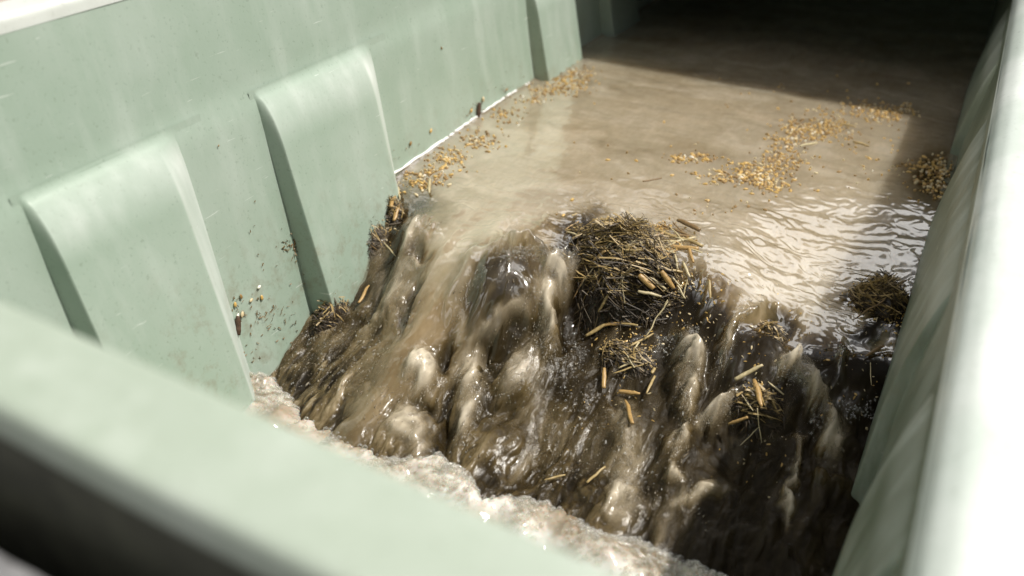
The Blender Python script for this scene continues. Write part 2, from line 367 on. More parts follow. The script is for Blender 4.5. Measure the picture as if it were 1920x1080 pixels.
V, nr, nc = extrude_profile(pr, xs, 'x'); V = np.array(V); V[:, 1] -= 0.028 * (V[:, 0] + 0.05)
o = link('outer_face', np_mesh('outer_face', V, grid_faces(nr, nc)), M_OUTER); child(o, trough); o['label'] = 'dark outer face below the near rim'
o = link('end_wall', box_mesh('far_end_wall', wallx(0.3) - 0.05, XR + 0.05, YF - 0.002, YF + 0.03, -0.62, 0.36), M_WALL); child(o, trough)
o['label'] = 'far end wall hidden in the dark'
for x0, x1, z1 in ((wallx(ZT) - 0.050, wallx(ZT) - 0.044, 0.34), (XR + 0.155, XR + 0.161, 0.19)):
    o = link('outer_side', box_mesh('outer_side', x0, x1, YN - 0.02, YF, -0.62, z1), M_OUTER); child(o, trough)
# dark cover lying over the far end of the trough
cov = empty('trough_cover', (-0.4, 2.5, 0.37))
tag(cov, 'dark cover over the far end of the green trough', 'cover')
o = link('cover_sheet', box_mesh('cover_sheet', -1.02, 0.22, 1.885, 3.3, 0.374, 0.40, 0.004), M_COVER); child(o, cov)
o = link('sky_blocking_flap', box_mesh('sky_blocking_flap', -0.99, 0.145, 1.888, 1.894, 0.225, 0.3735), M_COVER); child(o, cov)  # unseen flap, added to keep skylight off the far water
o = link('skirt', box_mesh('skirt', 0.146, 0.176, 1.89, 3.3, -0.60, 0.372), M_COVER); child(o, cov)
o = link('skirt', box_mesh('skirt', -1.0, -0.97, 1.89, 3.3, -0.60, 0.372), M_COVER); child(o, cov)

# ------------------------------------------------------------------ water surface
PT = np.array([-5, -.40, -.20, -.08, -.03, 0, .03, .06, .10, .15, .25, .34, .5, 3])
PZ = np.array([0, 0, -.002, -.006, -.012, -.022, -.048, -.074, -.098, -.118, -.143, -.162, -.168, -.168])
def crest_y(x):
    return np.interp(x, [-.86, -.78, -.72, -.66, -.60, -.52, -.45, -.36, -.26, -.16, -.08, .0, .05],
                        [1.06, 1.055, 1.035, 1.0, .965, .965, 1.0, 1.06, 1.05, 1.005, 1.00, 1.04, 1.06]) + 0.008 * perlin(x * 14, x * 0 + 3.3, 2)
def base_z(x, y):
    t = crest_y(x) - y
    s = 0
    for d in (-0.014, -0.007, 0, 0.007, 0.014): s = s + np.interp(t + d, PT, PZ)
    return s / 5
def hit(u, v, lift=0.0, fn=None):
    """where the ray through a point of the picture meets the water's basic surface"""
    fn = fn or base_z
    d = ray(u, v); a, b = (H - 0.03) / -d[2], (H + 0.19) / -d[2]
    for t in np.linspace(a * 0.99, b, 500):
        p = O + d * t
        if p[2] <= float(fn(np.array(p[0]), np.array(p[1]))) + lift: return p
    return p
# features: centre (u,v), half sizes along the two image directions, angle, height, silt target, weight, ochre
FEAT = [
 # smooth tan tongue from the crest down to the pool
 (870, 470, 95, 70, 0, .004, .86, .9, .20), (825, 555, 98, 75, 20, .018, .82, .95, .45), (785, 640, 78, 75, 22, .022, .68, .95, .45),
 (742, 712, 64, 64, 25, .020, .56, .9, .35), (690, 780, 48, 55, 25, .018, .62, .9, .30), (655, 825, 30, 30, 25, .008, .5, .8, .3),
 (910, 445, 60, 30, -20, .004, .90, .8, .1), (870, 600, 20, 90, 15, -.016, .16, .6, .6),
 # glassy grey bulge and its pale rim
 (928, 575, 72, 84, 20, .052, .20, .95, 0), (872, 560, 12, 70, 22, .012, .80, .8, .1), (905, 500, 40, 12, -25, .010, .86, .8, 0),
 (862, 640, 14, 34, 5, .010, .76, .8, 0), (930, 640, 60, 12, -32, .010, .62, .8, .1), (900, 600, 22, 34, 25, 0, .42, .5, 0),
 (965, 500, 32, 26, 0, .026, .92, .95, 0), (1010, 495, 40, 26, 0, .030, .84, .9, .1), (1040, 520, 16, 46, 0, .018, .88, .9, 0),
 (1022, 600, 22, 70, 0, .026, .84, .9, .05), (975, 580, 22, 55, 5, .008, .42, .6, .25), (1050, 610, 12, 55, 0, -.02, .08, .8, 0),
 # dark hollow and submerged mat upstream of the splash
 (1078, 430, 38, 34, -35, -.006, .05, .9, .3), (1058, 462, 44, 20, -30, -.010, .12, .8, .4), (1110, 400, 30, 12, -40, 0, .30, .5, .3),
 (1020, 430, 50, 22, -30, 0, .55, .6, .5), (1095, 480, 60, 22, -22, .012, .72, .8, 0),
 # dark pit under the big clump
 (1190, 590, 150, 50, 0, -.012, .04, .9, .2), (1080, 600, 50, 50, 0, -.014, .05, .9, .2), (930, 672, 55, 26, -25, -.012, .03, .9, 0), (990, 650, 40, 20, 0, -.01, .08, .8, 0),
 # left edge
 (715, 395, 26, 40, 20, -.008, .05, .95, 0), (790, 380, 34, 30, 0, -.004, .20, .7, .2), (700, 480, 26, 55, 22, .022, .66, .9, .05), (745, 440, 24, 28, 10, .006, .14, .8, .3),
 (770, 470, 22, 50, 18, .024, .80, .9, 0), (740, 560, 40, 60, 20, .012, .60, .8, .1), (720, 540, 16, 50, 20, -.014, .04, .8, 0), (770, 590, 12, 60, 25, -.014, .10, .8, 0),
 (640, 530, 22, 44, 25, -.006, .06, .9, 0), (660, 600, 30, 30, 20, -.004, .18, .5, 0), (785, 500, 20, 16, 0, -.010, .22, .8, .4), (790, 522, 14, 10, 30, .008, .84, .7, 0),
 # lumps of the middle
 (792, 716, 30, 30, 20, .024, .92, .95, .05), (800, 762, 26, 10, 0, -.012, .06, .9, 0), (765, 800, 26, 40, 15, .020, .86, .9, .05), (830, 690, 16, 30, 10, -.016, .07, .9, 0),
 (885, 710, 30, 40, 25, .020, .80, .85, .05), (925, 690, 18, 40, 10, -.016, .08, .9, 0), (975, 712, 34, 38, 10, .016, .66, .8, 0), (880, 790, 20, 46, 10, .020, .68, .8, 0), 
 (1010, 680, 70, 40, 0, .012, .50, .6, 0), (845, 790, 16, 50, 20, -.014, .10, .8, 0), (935, 770, 50, 20, -10, -.012, .16, .7, 0),
 (610, 650, 60, 40, 30, .004, .36, .4, 0), (560, 640, 26, 50, 30, .006, .38, .5, 0), (1060, 800, 120, 60, 0, -.008, .44, .7, .05), (1000, 870, 90, 50, 0, -.010, .40, .7, .1),
 # right of the clump
 (1290, 670, 21, 46, -12, .034, 0.96, .97, 0), (1283, 750, 16, 40, 0, .022, 0.88, .97, .1), (1300, 560, 34, 60, 0, -.012, 0.02, .8, .2), (1250, 700, 26, 80, 0, -.010, 0.02, .8, 0),
 (1345, 775, 41, 22, -38, .032, 0.88, .97, .05), (1272, 830, 16, 50, 12, .024, 0.88, .97, .15), (1330, 830, 22, 34, 0, -.012, 0.01, .9, 0), (1265, 900, 20, 20, 0, .016, 0.78, .97, 0),
 (1345, 520, 41, 30, 15, .004, 0.88, .97, .45), (1405, 570, 13, 60, 38, .020, 0.98, .97, .2), (1365, 640, 10, 50, 22, .018, 0.82, .97, .2), (1440, 625, 40, 34, 0, .012, 0.03, .9, .3),
 (1480, 560, 30, 40, 0, -.010, 0.03, .7, .4), (1555, 600, 50, 40, 0, -.004, .34, .6, .5), (1520, 660, 34, 60, 0, -.014, 0.01, .9, 0), (1580, 640, 12, 60, 8, .012, .36, .8, .4),
 (1480, 700, 28, 24, 10, .030, 1.05, .97, 0), (1520, 745, 18, 34, -28, .034, 1.05, .97, 0), (1560, 810, 23, 40, -5, .030, 0.86, .97, .1), (1500, 800, 26, 40, 0, -.016, 0.01, .9, 0),
 (1490, 880, 10, 60, 5, .018, 0.88, .97, .25), (1475, 960, 11, 40, 8, .016, 0.84, .97, .2), (1375, 850, 40, 60, 0, -.014, 0.01, .9, 0), (1300, 935, 49, 14, -22, .018, 0.74, .97, 0),
 (1560, 905, 34, 24, 0, .014, .36, .7, .1), (1650, 700, 50, 70, 0, -.006, 0.01, .9, 0), (1640, 570, 40, 22, -30, .004, 0.01, .9, 0), (1700, 560, 30, 26, -20, .006, 0.02, .9, .2),
 (1170, 830, 25, 80, 0, .014, 0.72, .97, 0), (1160, 920, 20, 60, 0, .014, 0.74, .97, 0), (1120, 740, 40, 60, 0, -.006, .20, .6, .2),
 # organic strands still under the surface of the upper pool
 (1760, 335, 50, 60, 0, 0, .30, .7, .3), (1640, 520, 40, 14, 5, .004, .16, .7, .4),
]
XS = np.linspace(-0.855, XR + 0.004, 660)
YS = np.concatenate([np.arange(0.40, 0.60, 0.004), np.arange(0.60, 1.20, 0.00125), np.arange(1.20, 1.90, 0.0024), np.arange(1.90, YF, 0.02)])
GX, GY = np.meshgrid(XS, YS)
GZ = base_z(GX, GY)
T = crest_y(GX) - GY
wx = GX + 0.020 * fbm(GX * 14, GY * 9, 3, 21); wy = GY + 0.020 * fbm(GX * 14, GY * 9, 3, 31)
turb = sstep(0.01, 0.09, T) * (1 - 0.35 * sstep(0.38, 0.5, T))
lowt = sstep(0.02, 0.12, T)
n1 = fbm(wx * 17, wy * 8, 3, 41); n2 = fbm(wx * 52, wy * 15, 3, 51)
n3 = 1 - 2 * np.abs(fbm(wx * 120, wy * 36, 3, 61)); n4 = perlin(wx * 330, wy * 110, 71); n5 = fbm(wx * 34, wy * 30, 3, 75)
frf = np.zeros_like(GX); filmk = np.zeros_like(GX); filmh = np.zeros_like(GX); n5b = fbm(wx * 36 + 7, wy * 30 + 3, 3, 76); n6 = fbm(wx * 150, wy * 48, 3, 78)
calm = np.zeros_like(GX)                         # smooth, unbroken tongues
silt = np.full_like(GX, 0.0); ochre = np.zeros_like(GX); hgt = np.zeros_like(GX)
sw = fbm(GX * 6, GY * 8, 3, 81); pool = 0.80 + 0.14 * fbm(GX * 4 + 1.6 * sw, GY * 11 + 2.2 * sw, 5, 91) - 0.28 * sstep(-0.09, 0.0, T) * (0.5 + fbm(GX * 16, GY * 5, 3, 95))
fall = 0.20 + 0.38 * n1 + 0.46 * n2 + 0.16 * n3 + 0.26 * n5 + 0.12 * n6 + 0.34 * sstep(-.56, -.66, GX) * (n2 + 0.6 * n6) - 0.17 * sstep(-0.42, -0.22, GX) - 0.10 * sstep(-0.18, -0.05, GX)
kk = sstep(-0.03, 0.05, T); silt = pool * (1 - kk) + fall * kk
dk = sstep(-0.46, -0.36, GX + 0.03 * fbm(GX * 9, GY * 12, 2, 88)) * (1 - 0.75 * sstep(0.20, 0.30, T + 0.05 * fbm(GX * 12, GY * 12, 2, 89)) * sstep(-.12, -.2, GX))      # matted organic matter under the right half of the fall
dk = np.maximum(dk, sstep(-0.66, -0.70, GX + 0.02 * fbm(GX * 16, GY * 16, 2, 90)) * sstep(0.22, 0.12, T) * 0.85)
dk = dk * sstep(0.0, 0.05, T)
silt = silt * (1 - dk) + dk * (0.03 + 0.12 * np.clip(n2 + n5, -.2, 1))
ochre = 0.10 + 0.12 * fbm(GX * 8, GY * 6, 3, 101) + 0.30 * np.exp(-((T - 0.01) / 0.03) ** 2)
for i, (u, v, ru, rv, ang, h, sl, wt, oc) in enumerate(FEAT):
    c = hit(u, v); a = math.radians(ang)
    e1 = hit(u + ru * math.cos(a), v + ru * math.sin(a)) - c; e2 = hit(u - rv * math.sin(a), v + rv * math.cos(a)) - c
    A = np.array([[e1[0], e2[0]], [e1[1], e2[1]]])
    if abs(np.linalg.det(A)) < 5e-5: A = A + np.eye(2) * 0.006
    Ai = np.linalg.inv(A); m = 2.6
    rr = m * (abs(e1[:2]) + abs(e2[:2]) + 0.012)
    i0, i1 = np.searchsorted(XS, [c[0] - rr[0], c[0] + rr[0]]); j0, j1 = np.searchsorted(YS, [c[1] - rr[1], c[1] + rr[1]])
    sl_ = (slice(j0, j1), slice(i0, i1))
    if i >= 40 and sl > .5: h = h * 0.62
    br = 0.25 if i < 12 else 1.0                 # broken edges everywhere but on the smooth tongue and the glassy bulge
    dx = wx[sl_] - c[0] + br * (0.006 * n2[sl_] + 0.012 * n5[sl_]); dy = wy[sl_] - c[1] + br * (0.008 * n2[sl_] + 0.014 * n5b[sl_])
    p = Ai[0, 0] * dx + Ai[0, 1] * dy; q = Ai[1, 0] * dx + Ai[1, 1] * dy
    r2 = p * p + q * q
    k = np.exp(-r2 ** 1.4)
    hgt[sl_] += h * np.exp(-r2 * 1.1)
    se = sl if i < 12 else (sl if i < 40 or sl < .4 else sl * 0.7) * np.clip(0.84 + 0.35 * n6[sl_] + 0.35 * n2[sl_], 0.25, 1.25)
    silt[sl_] += (se - silt[sl_]) * np.clip(k * wt * 1.15, 0, 1)
    if i >= 12 and sl > .5:
        frf[sl_] = np.maximum(frf[sl_], k * 0.6); kf = np.exp(-r2 * 0.85) * min(1.0, sl)
        filmk[sl_] = np.maximum(filmk[sl_], kf); filmh[sl_] += 0.26 * h * np.exp(-r2 * 0.8)
    ochre[sl_] += (oc - ochre[sl_]) * np.clip(k * wt, 0, 1)
    if i < 9 or 9 <= i < 12: calm[sl_] = np.maximum(calm[sl_], k)
hfeat = hgt.copy()
rough_ = turb * (1 - 0.9 * calm)
hgt += rough_ * (0.017 * n1 + 0.0042 * n2 + 0.0008 * n3 + 0.0004 * n4 + 0.0055 * n5) + lowt * (1 - calm) * 0.0022 * np.clip(0.3 + 1.6 * fbm(GX * 16, GY * 11, 3, 77), 0, 1) * fbm(wx * 130, wy * 70, 3, 79)
silt += rough_ * 0.05 * n3
# ripples of the upper pool; steeper where the water speeds up beside the shaded wall
up = 1 - sstep(-0.02, 0.05, T)
rip = sstep(-0.33, -0.16, GX) * np.exp(-((GY - 1.20) / 0.20) ** 2)
wv = fbm(GX * 20, GY * 26, 2, 111)
hgt += up * (0.0022 * fbm(GX * 7, GY * 11, 3, 121) + 0.00045 * fbm(GX * 45, GY * 70, 3, 131))
hgt += up * rip * (0.0011 * perlin(GX * 26 + 3 * wv, GY * 78 + 2.2 * wv, 141) + 0.0024 * perlin(GX * 12, GY * 22, 151) + 0.00022 * perlin(GX * 90, GY * 190 + 3 * wv, 161))
hgt -= 0.040 * sstep(-0.27, -0.10, GX) * sstep(1.46, 1.08, GY) * up
# smooth long undulations of the fast sheet just above the crest
hgt += up * sstep(-0.30, -0.04, T) * 0.0009 * perlin(GX * 16 + 2 * wv, GY * 62 + 3 * wv, 175)
hgt += up * sstep(-0.22, -0.02, T) * 0.0026 * perlin(GX * 30 + 4 * GY, GY * 6, 171)
# meniscus along the far side wall
wl = wallx(0.0); dl = GX - wl
hgt += up * 0.0045 * np.exp(-np.clip(dl - 0.002, 0, 1) / 0.004)
GZ2 = GZ + hgt
# push steep places outward a little so that lips overhang
gy, gx = np.gradient(GZ2, YS, XS)
push = np.clip(lowt, 0, 1) * 0.006 * n2
GXo = GX + np.clip(-gx, -1.2, 1.2) * push * 0.8; GYo = GY + np.clip(-gy, -1.2, 1.2) * push
V = np.stack([GXo, GYo, GZ2], 2).reshape(-1, 3)
water = link('water', np_mesh('water', V, grid_faces(len(YS), len(XS)), True, {'silt': np.clip(silt, 0, 1.1), 'ochre': np.clip(ochre, 0, 1), 'churn': np.clip(lowt * (1 - 0.5 * calm), 0, 1), 'froth': np.maximum(np.clip(lowt * (1 - calm) * (0.42 + 0.9 * fbm(GX * 16, GY * 11, 3, 77)), 0, 1), frf * lowt)}), M_WATER)
tag(water, 'silty brown water spilling over a drop inside the green trough', kind='structure')
def surf(x, y):
    j = np.clip(np.searchsorted(YS, y), 1, len(YS) - 1); i = np.clip(np.searchsorted(XS, x), 1, len(XS) - 1)
    return GZ2[j, i]
def at(u, v, lift=0.0): return hit(u, v, lift, surf)

# ------------------------------------------------------------------ splashes: torn tongues of water that stand off the surface
def tube_arrays(pts, rad, nseg=14, per=5, noise_amp=0.0, seed=0, flatten=1.0):
    pts = np.array(pts, float); rad = np.array(rad, float)
    tt = np.linspace(0, len(pts) - 1, (len(pts) - 1) * per + 1); k = np.arange(len(pts))
    if len(pts) > 2:     # Catmull-Rom
        Pp = np.vstack([2 * pts[0] - pts[1], pts, 2 * pts[-1] - pts[-2]]); P = []
        for t in tt:
            i = min(int(t), len(pts) - 2); f = t - i; p0, p1, p2, p3 = Pp[i:i + 4]
            P.append(0.5 * (2 * p1 + (p2 - p0) * f + (2 * p0 - 5 * p1 + 4 * p2 - p3) * f * f + (3 * p1 - p0 - 3 * p2 + p3) * f ** 3))
        P = np.array(P)
    else: P = pts[0] + (pts[1] - pts[0]) * (tt / (len(pts) - 1))[:, None]
    Rr = np.interp(tt, k, rad); D = np.gradient(P, axis=0); D /= np.linalg.norm(D, axis=1)[:, None] + 1e-9
    ref = np.array([0.2, -0.5, 0.84]); V = []
    for i in range(len(P)):
        s = np.cross(D[i], ref); s /= np.linalg.norm(s) + 1e-9; n = np.cross(s, D[i])
        for j in range(nseg):
            a = 2 * math.pi * j / nseg; r = Rr[i]
            if noise_amp: r = r * (1 + noise_amp * float(fbm(np.array(i * 0.23 + seed * 3.1), np.array(math.cos(a) * 1.3 + seed), 3, seed)) + 0.6 * noise_amp * float(perlin(np.array(i * 0.8 + seed), np.array(math.sin(a) * 2.2), seed + 5)))
            V.append(P[i] + s * math.cos(a) * r + n * math.sin(a) * r * flatten)
    V = np.array(V); F = []
    for i in range(len(P) - 1):
        for j in range(nseg):
            F.append((i * nseg + j, i * nseg + (j + 1) % nseg, (i + 1) * nseg + (j + 1) % nseg, (i + 1) * nseg + j))
    c0, c1 = len(V), len(V) + 1; V = np.vstack([V, P[0], P[-1]])
    for j in range(nseg):
        F.append((c0, (j + 1) % nseg, j, j)); b = (len(P) - 1) * nseg; F.append((c1, b + j, b + (j + 1) % nseg, b + (j + 1) % nseg))
    return V, F
def tube_mesh(name, *a, **k):
    V, F = tube_arrays(*a, **k); me = bpy.data.meshes.new(name)
    F = [f if len(set(f)) == 4 else tuple(dict.fromkeys(f)) for f in F]
    me.from_pydata([tuple(v) for v in V], [], F); me.polygons.foreach_set('use_smooth', [True] * len(me.polygons)); me.update(); return me
# ------------------------------------------------------------------ thin glossy skin of silty water running over the dark matter
js = slice(int(np.searchsorted(YS, 0.64)), int(np.searchsorted(YS, 1.16)), 2); is_ = slice(0, len(XS), 2)
fX, fY = GX[js, is_], GY[js, is_]
streak = fbm(wx[js, is_] * 46, wy[js, is_] * 11, 4, 401); patch = fbm(fX * 11, fY * 8, 3, 405)
smooth = GZ[js, is_] + hfeat[js, is_] + turb[js, is_] * (1 - 0.9 * calm[js, is_]) * (0.017 * n1[js, is_] + 0.003 * n5[js, is_])
fZ = smooth + 0.0025 + filmh[js, is_] + 0.0035 * streak + 0.0016 * fbm(wx[js, is_] * 120, wy[js, is_] * 40, 2, 409)
al = np.clip(0.12 + 0.95 * streak + 0.8 * patch, 0, 0.75) * (1 - 0.72 * dk[js, is_]) * sstep(0.03, 0.09, T[js, is_]) * (1 - 0.5 * calm[js, is_])
al = al * (1 - 0.5 * sstep(-.60, -.68, fX)) + 0.5 * sstep(-.60, -.68, fX) * np.clip(1.6 * n2[js, is_] + 0.8 * n6[js, is_] - .05, 0, .8)
al = np.maximum(al, np.clip(filmk[js, is_] * (0.85 + 0.8 * streak + 0.9 * n6[js, is_]), 0, 0.92)) * sstep(0.40, 0.33, T[js, is_]) * sstep(0.0, 0.04, T[js, is_])
al = np.where(fZ < GZ2[js, is_] + 0.0004, al * 0.4, al); fZ = np.maximum(fZ, GZ2[js, is_] + 0.0006)
fs_ = np.clip(0.46 + 0.34 * streak + 0.60 * filmk[js, is_], 0, 1.05)
V = np.stack([fX, fY, fZ], 2).reshape(-1, 3); Fg = grid_faces(*fX.shape); ok = al.ravel()[Fg].max(1) > 0.02
film = link('water_skin', np_mesh('water_skin', V, Fg[ok], True, {'silt': fs_, 'ochre': np.full(fs_.shape, .08), 'alpha_skin': al, 'froth': np.clip(.35 + patch, 0, 1) * .85, 'churn': np.full(fs_.shape, .25)}), M_SKIN, water)
film['label'] = 'thin glossy skin of silty water streaming over the dark matter'

# ------------------------------------------------------------------ joined small pieces
def ico(sub=1):
    import bmesh
    bm = bmesh.new(); bmesh.ops.create_icosphere(bm, subdivisions=sub, radius=1.0)
    V = np.array([v.co[:] for v in bm.verts]); F = np.array([[v.index for v in f.verts] for f in bm.faces]); bm.free(); return V, F
ICO1, ICO2, ICO3 = ico(1), ico(2), ico(3)
def many(name, base, places, m, smooth=True):
    """places: list of 3x3 matrix + location"""
    bV, bF = base; n = len(places); Vs = np.empty((n, len(bV), 3)); 
    for i, (R, p) in enumerate(places): Vs[i] = bV @ np.asarray(R).T + p
    F = (bF[None] + (np.arange(n) * len(bV))[:, None, None]).reshape(-1, bF.shape[1])
    return link(name, np_mesh(name, Vs.reshape(-1, 3), F, smooth), m)
def rotm():
    q = rng.normal(size=4); q /= np.linalg.norm(q); a, b, c, d = q
    return np.array([[a*a+b*b-c*c-d*d, 2*(b*c-a*d), 2*(b*d+a*c)], [2*(b*c+a*d), a*a-b*b+c*c-d*d, 2*(c*d-a*b)], [2*(b*d-a*c), 2*(c*d+a*b), a*a-b*b-c*c+d*d]])

# ------------------------------------------------------------------ foam along the foot of the drop
edge = np.array([at(u, v)[:2] for u, v in [(432, 742), (500, 712), (545, 748), (575, 790), (640, 795), (690, 835), (745, 862), (830, 862), (880, 905), (912, 948), (965, 938), (1060, 955), (1130, 1000), (1200, 1015), (1270, 1035), (1345, 1075), (1450, 1130)]])
order = np.argsort(edge[:, 0]); edge = edge[order]
fx = np.linspace(-0.80, XR, 560); q = np.linspace(0, 1, 190) ** 1.2 * 0.26
ye = np.interp(fx, edge[:, 0], edge[:, 1]) + 0.006 * perlin(fx * 60, fx * 0 + 1, 5) + 0.004 * perlin(fx * 150, fx * 0, 8)
FXg, Q = np.meshgrid(fx, q); FY = ye[None, :] - Q
ft = 0.026 + 0.016 * fbm(FXg * 13, FY * 13, 2, 201)
FZ = -0.168 + ft * (1 - (1 - np.clip(Q / 0.035, 0, 1)) ** 2) ** 0.5 + np.clip(Q / 0.03, 0, 1) * (0.013 * fbm(FXg * 24, FY * 24, 2, 211) + 0.0005 * (1 - 2 * np.abs(fbm(FXg * 70, FY * 70, 2, 221))))
FZ[0] -= 0.02
foam = link('foam', np_mesh('foam', np.stack([FXg, FY, FZ], 2).reshape(-1, 3), grid_faces(len(q), len(fx), True)), M_FOAM)
tag(foam, 'pale tan bubbly foam piled along the foot of the falling water', kind='stuff')
pl1 = []; pl2 = []
patches = [(at(u, v)[0], w_) for u, v, w_ in ((460, 735, .045), (520, 750, .03), (640, 800, .012), (760, 850, .02), (870, 880, .035), (1010, 945, .02), (1120, 985, .02), (1230, 1020, .05), (1310, 1055, .05))]
for k in range(6500):
    i = rng.integers(0, len(fx)); j = int(min(len(q) - 1, abs(rng.normal(0, 36)))) 
    wgt = max(math.exp(-((fx[i] - px_) / w_) ** 2) for px_, w_ in patches)
    if rng.random() > 0.06 + wgt: continue
    r = 0.0010 + 0.0030 * rng.random() ** 2
    p = np.array([FXg[j, i], FY[j, i], FZ[j, i] + r * 0.45 + (0.004 * wgt * rng.random())])
    (pl1 if r < 0.0014 else pl2).append((np.eye(3) * r, p))
o = many('foam_bubbles', ICO3, pl2, M_BUB); tag(o, 'larger clear bubbles on the foam', kind='stuff'); o.parent = foam
o = many('foam_bubbles', ICO2, pl1, M_BUB); tag(o, 'tiny clear bubbles on the foam', kind='stuff'); o.parent = foam
# lacy bubbles on broken water
pl1 = []
clus = [(1045, 500, 20, 34, 340), (1060, 650, 50, 34, 200), (985, 476, 44, 12, 240), (700, 470, 20, 30, 50), (1000, 700, 60, 40, 90), (1290, 660, 16, 34, 60), (1360, 758, 26, 14, 50), (1490, 700, 34, 16, 110),
        (1550, 790, 28, 50, 110), (1600, 770, 50, 18, 110), (1240, 640, 22, 20, 30), (880, 700, 30, 40, 40), (790, 690, 14, 12, 20), (1180, 900, 40, 80, 80), (900, 620, 500, 250, 0), (1100, 800, 260, 120, 240), (640, 650, 80, 60, 120), (1300, 625, 8, 10, 60), (1380, 748, 12, 8, 50)]
for u, v, su, sv, n in clus:
    for k in range(n):
        a, b = rng.normal(0, 0.6, 2); p = at(u + su * a, v + sv * b, 0.0); r = 0.0007 + (0.0024 if u in (1045, 985) else 0.0014) * rng.random() ** 2
        if p[0] > XR - 0.003 or p[0] < wallx(p[2]) + 0.003: continue
        p[2] = surf(p[0], p[1]) + 0.3 * r; pl1.append((np.eye(3) * r, p))
o = many('water_bubbles', ICO2, pl1, M_BUB); tag(o, 'fine clear bubbles and droplets torn off the falling water', kind='stuff')

# threads and drops torn from the falling water: (u, v, spread, spread, tilt from vertical in degrees, number, length, silt)
M_THREAD = []
for nm, c_, al in (('drop_pale', (0.42, 0.37, 0.29), .45), ('drop_tan', (0.22, 0.175, 0.115), .5), ('drop_clear', (0.7, 0.7, 0.67), .22)):
    m, t, b = mat(nm); b.inputs['Base Color'].default_value = (*c_, 1); b.inputs['Roughness'].default_value = 0.12; b.inputs['Alpha'].default_value = al; M_THREAD.append(m)
TH = [(1000, 478, 46, 12, 0, 420, .5, 0), (1048, 505, 12, 34, 0, 380, .5, 2), (1022, 590, 16, 60, 0, 520, 2.2, 0), (985, 560, 30, 50, 8, 300, 2.0, 1), (1000, 640, 50, 26, 0, 360, .8, 0),
      (1040, 690, 60, 50, 5, 700, .8, 0), (1080, 660, 40, 30, 0, 260, .6, 2), (795, 715, 30, 34, 22, 520, 1.2, 0), (765, 800, 30, 40, 15, 520, 1.3, 0), (880, 715, 36, 46, 25, 620, 1.3, 0), (880, 800, 16, 46, 12, 300, 1.8, 0),
      (975, 715, 40, 44, 10, 480, 1.2, 0), (870, 560, 14, 70, 22, 220, 2.4, 0), (700, 480, 26, 50, 22, 420, 1.2, 0), (770, 470, 18, 50, 18, 300, 2.0, 0), (740, 570, 34, 50, 22, 420, 1.6, 1),
      (600, 650, 70, 60, 30, 900, 1.6, 1), (560, 690, 50, 40, 32, 420, 1.4, 0), (660, 700, 50, 50, 28, 520, 1.6, 1), (690, 620, 50, 50, 26, 420, 1.6, 0), (720, 750, 40, 60, 25, 260, 2.6, 1),
      (1290, 660, 20, 44, -8, 620, 1.5, 0), (1284, 750, 16, 50, 0, 420, 1.8, 0), (1345, 775, 40, 22, -50, 560, 1.4, 0), (1270, 850, 18, 50, 12, 380, 2.0, 0), (1240, 645, 18, 26, -30, 160, 1.0, 2),
      (1400, 580, 14, 60, 36, 420, 2.6, 0), (1360, 660, 12, 60, 20, 260, 2.6, 0), (1485, 702, 34, 18, 0, 520, .8, 0), (1525, 745, 24, 36, -30, 460, 1.2, 0), (1560, 820, 30, 50, -10, 620, 1.2, 0),
      (1600, 770, 40, 14, 0, 160, .5, 2), (1488, 890, 12, 60, 6, 260, 2.2, 0), (1475, 965, 12, 40, 8, 160, 2.0, 0), (1170, 860, 24, 70, 5, 460, 2.0, 0), (1190, 930, 40, 26, 10, 320, 1.0, 0), (1300, 935, 60, 14, 60, 200, 1.2, 0),
      (1060, 800, 110, 70, 12, 700, 1.2, 1), (980, 860, 90, 50, 18, 460, 1.4, 1), (1100, 880, 70, 40, 8, 260, 1.2, 0), (1580, 600, 40, 50, 8, 300, 2.2, 1), (1340, 530, 40, 30, 10, 140, 1.8, 0)]
OCT = (np.array([(0, 0, 1), (.62, .62, .35), (-.62, .62, .35), (-.62, -.62, .35), (.62, -.62, .35), (.5, .5, -.45), (-.5, .5, -.45), (-.5, -.5, -.45), (.5, -.5, -.45), (0, 0, -1)]),
       np.array([(0, 1, 2), (0, 2, 3), (0, 3, 4), (0, 4, 1), (1, 5, 6), (1, 6, 2), (2, 6, 7), (2, 7, 3), (3, 7, 8), (3, 8, 4), (4, 8, 5), (4, 5, 1), (9, 6, 5), (9, 7, 6), (9, 8, 7), (9, 5, 8)]))
def surf_many(x, y):
    return GZ2[np.clip(np.searchsorted(YS, y), 1, len(YS) - 1), np.clip(np.searchsorted(XS, x), 1, len(XS) - 1)]
def hit_many(u, v):
    D = RX * (u[:, None] - 960) + DN * (v[:, None] - 540) + FW * FPX; D /= np.linalg.norm(D, axis=1)[:, None]
    t = (H - 0.03) / -D[:, 2]; t1 = (H + 0.19) / -D[:, 2]; st = (t1 - t) / 260; P = O + D * t[:, None]; live = np.ones(len(u), bool)
    for _ in range(262):
        P[live] += D[live] * st[live][:, None]; live &= P[:, 2] > surf_many(P[:, 0], P[:, 1])
        if not live.any(): break
    return P
pls = [[], [], []]
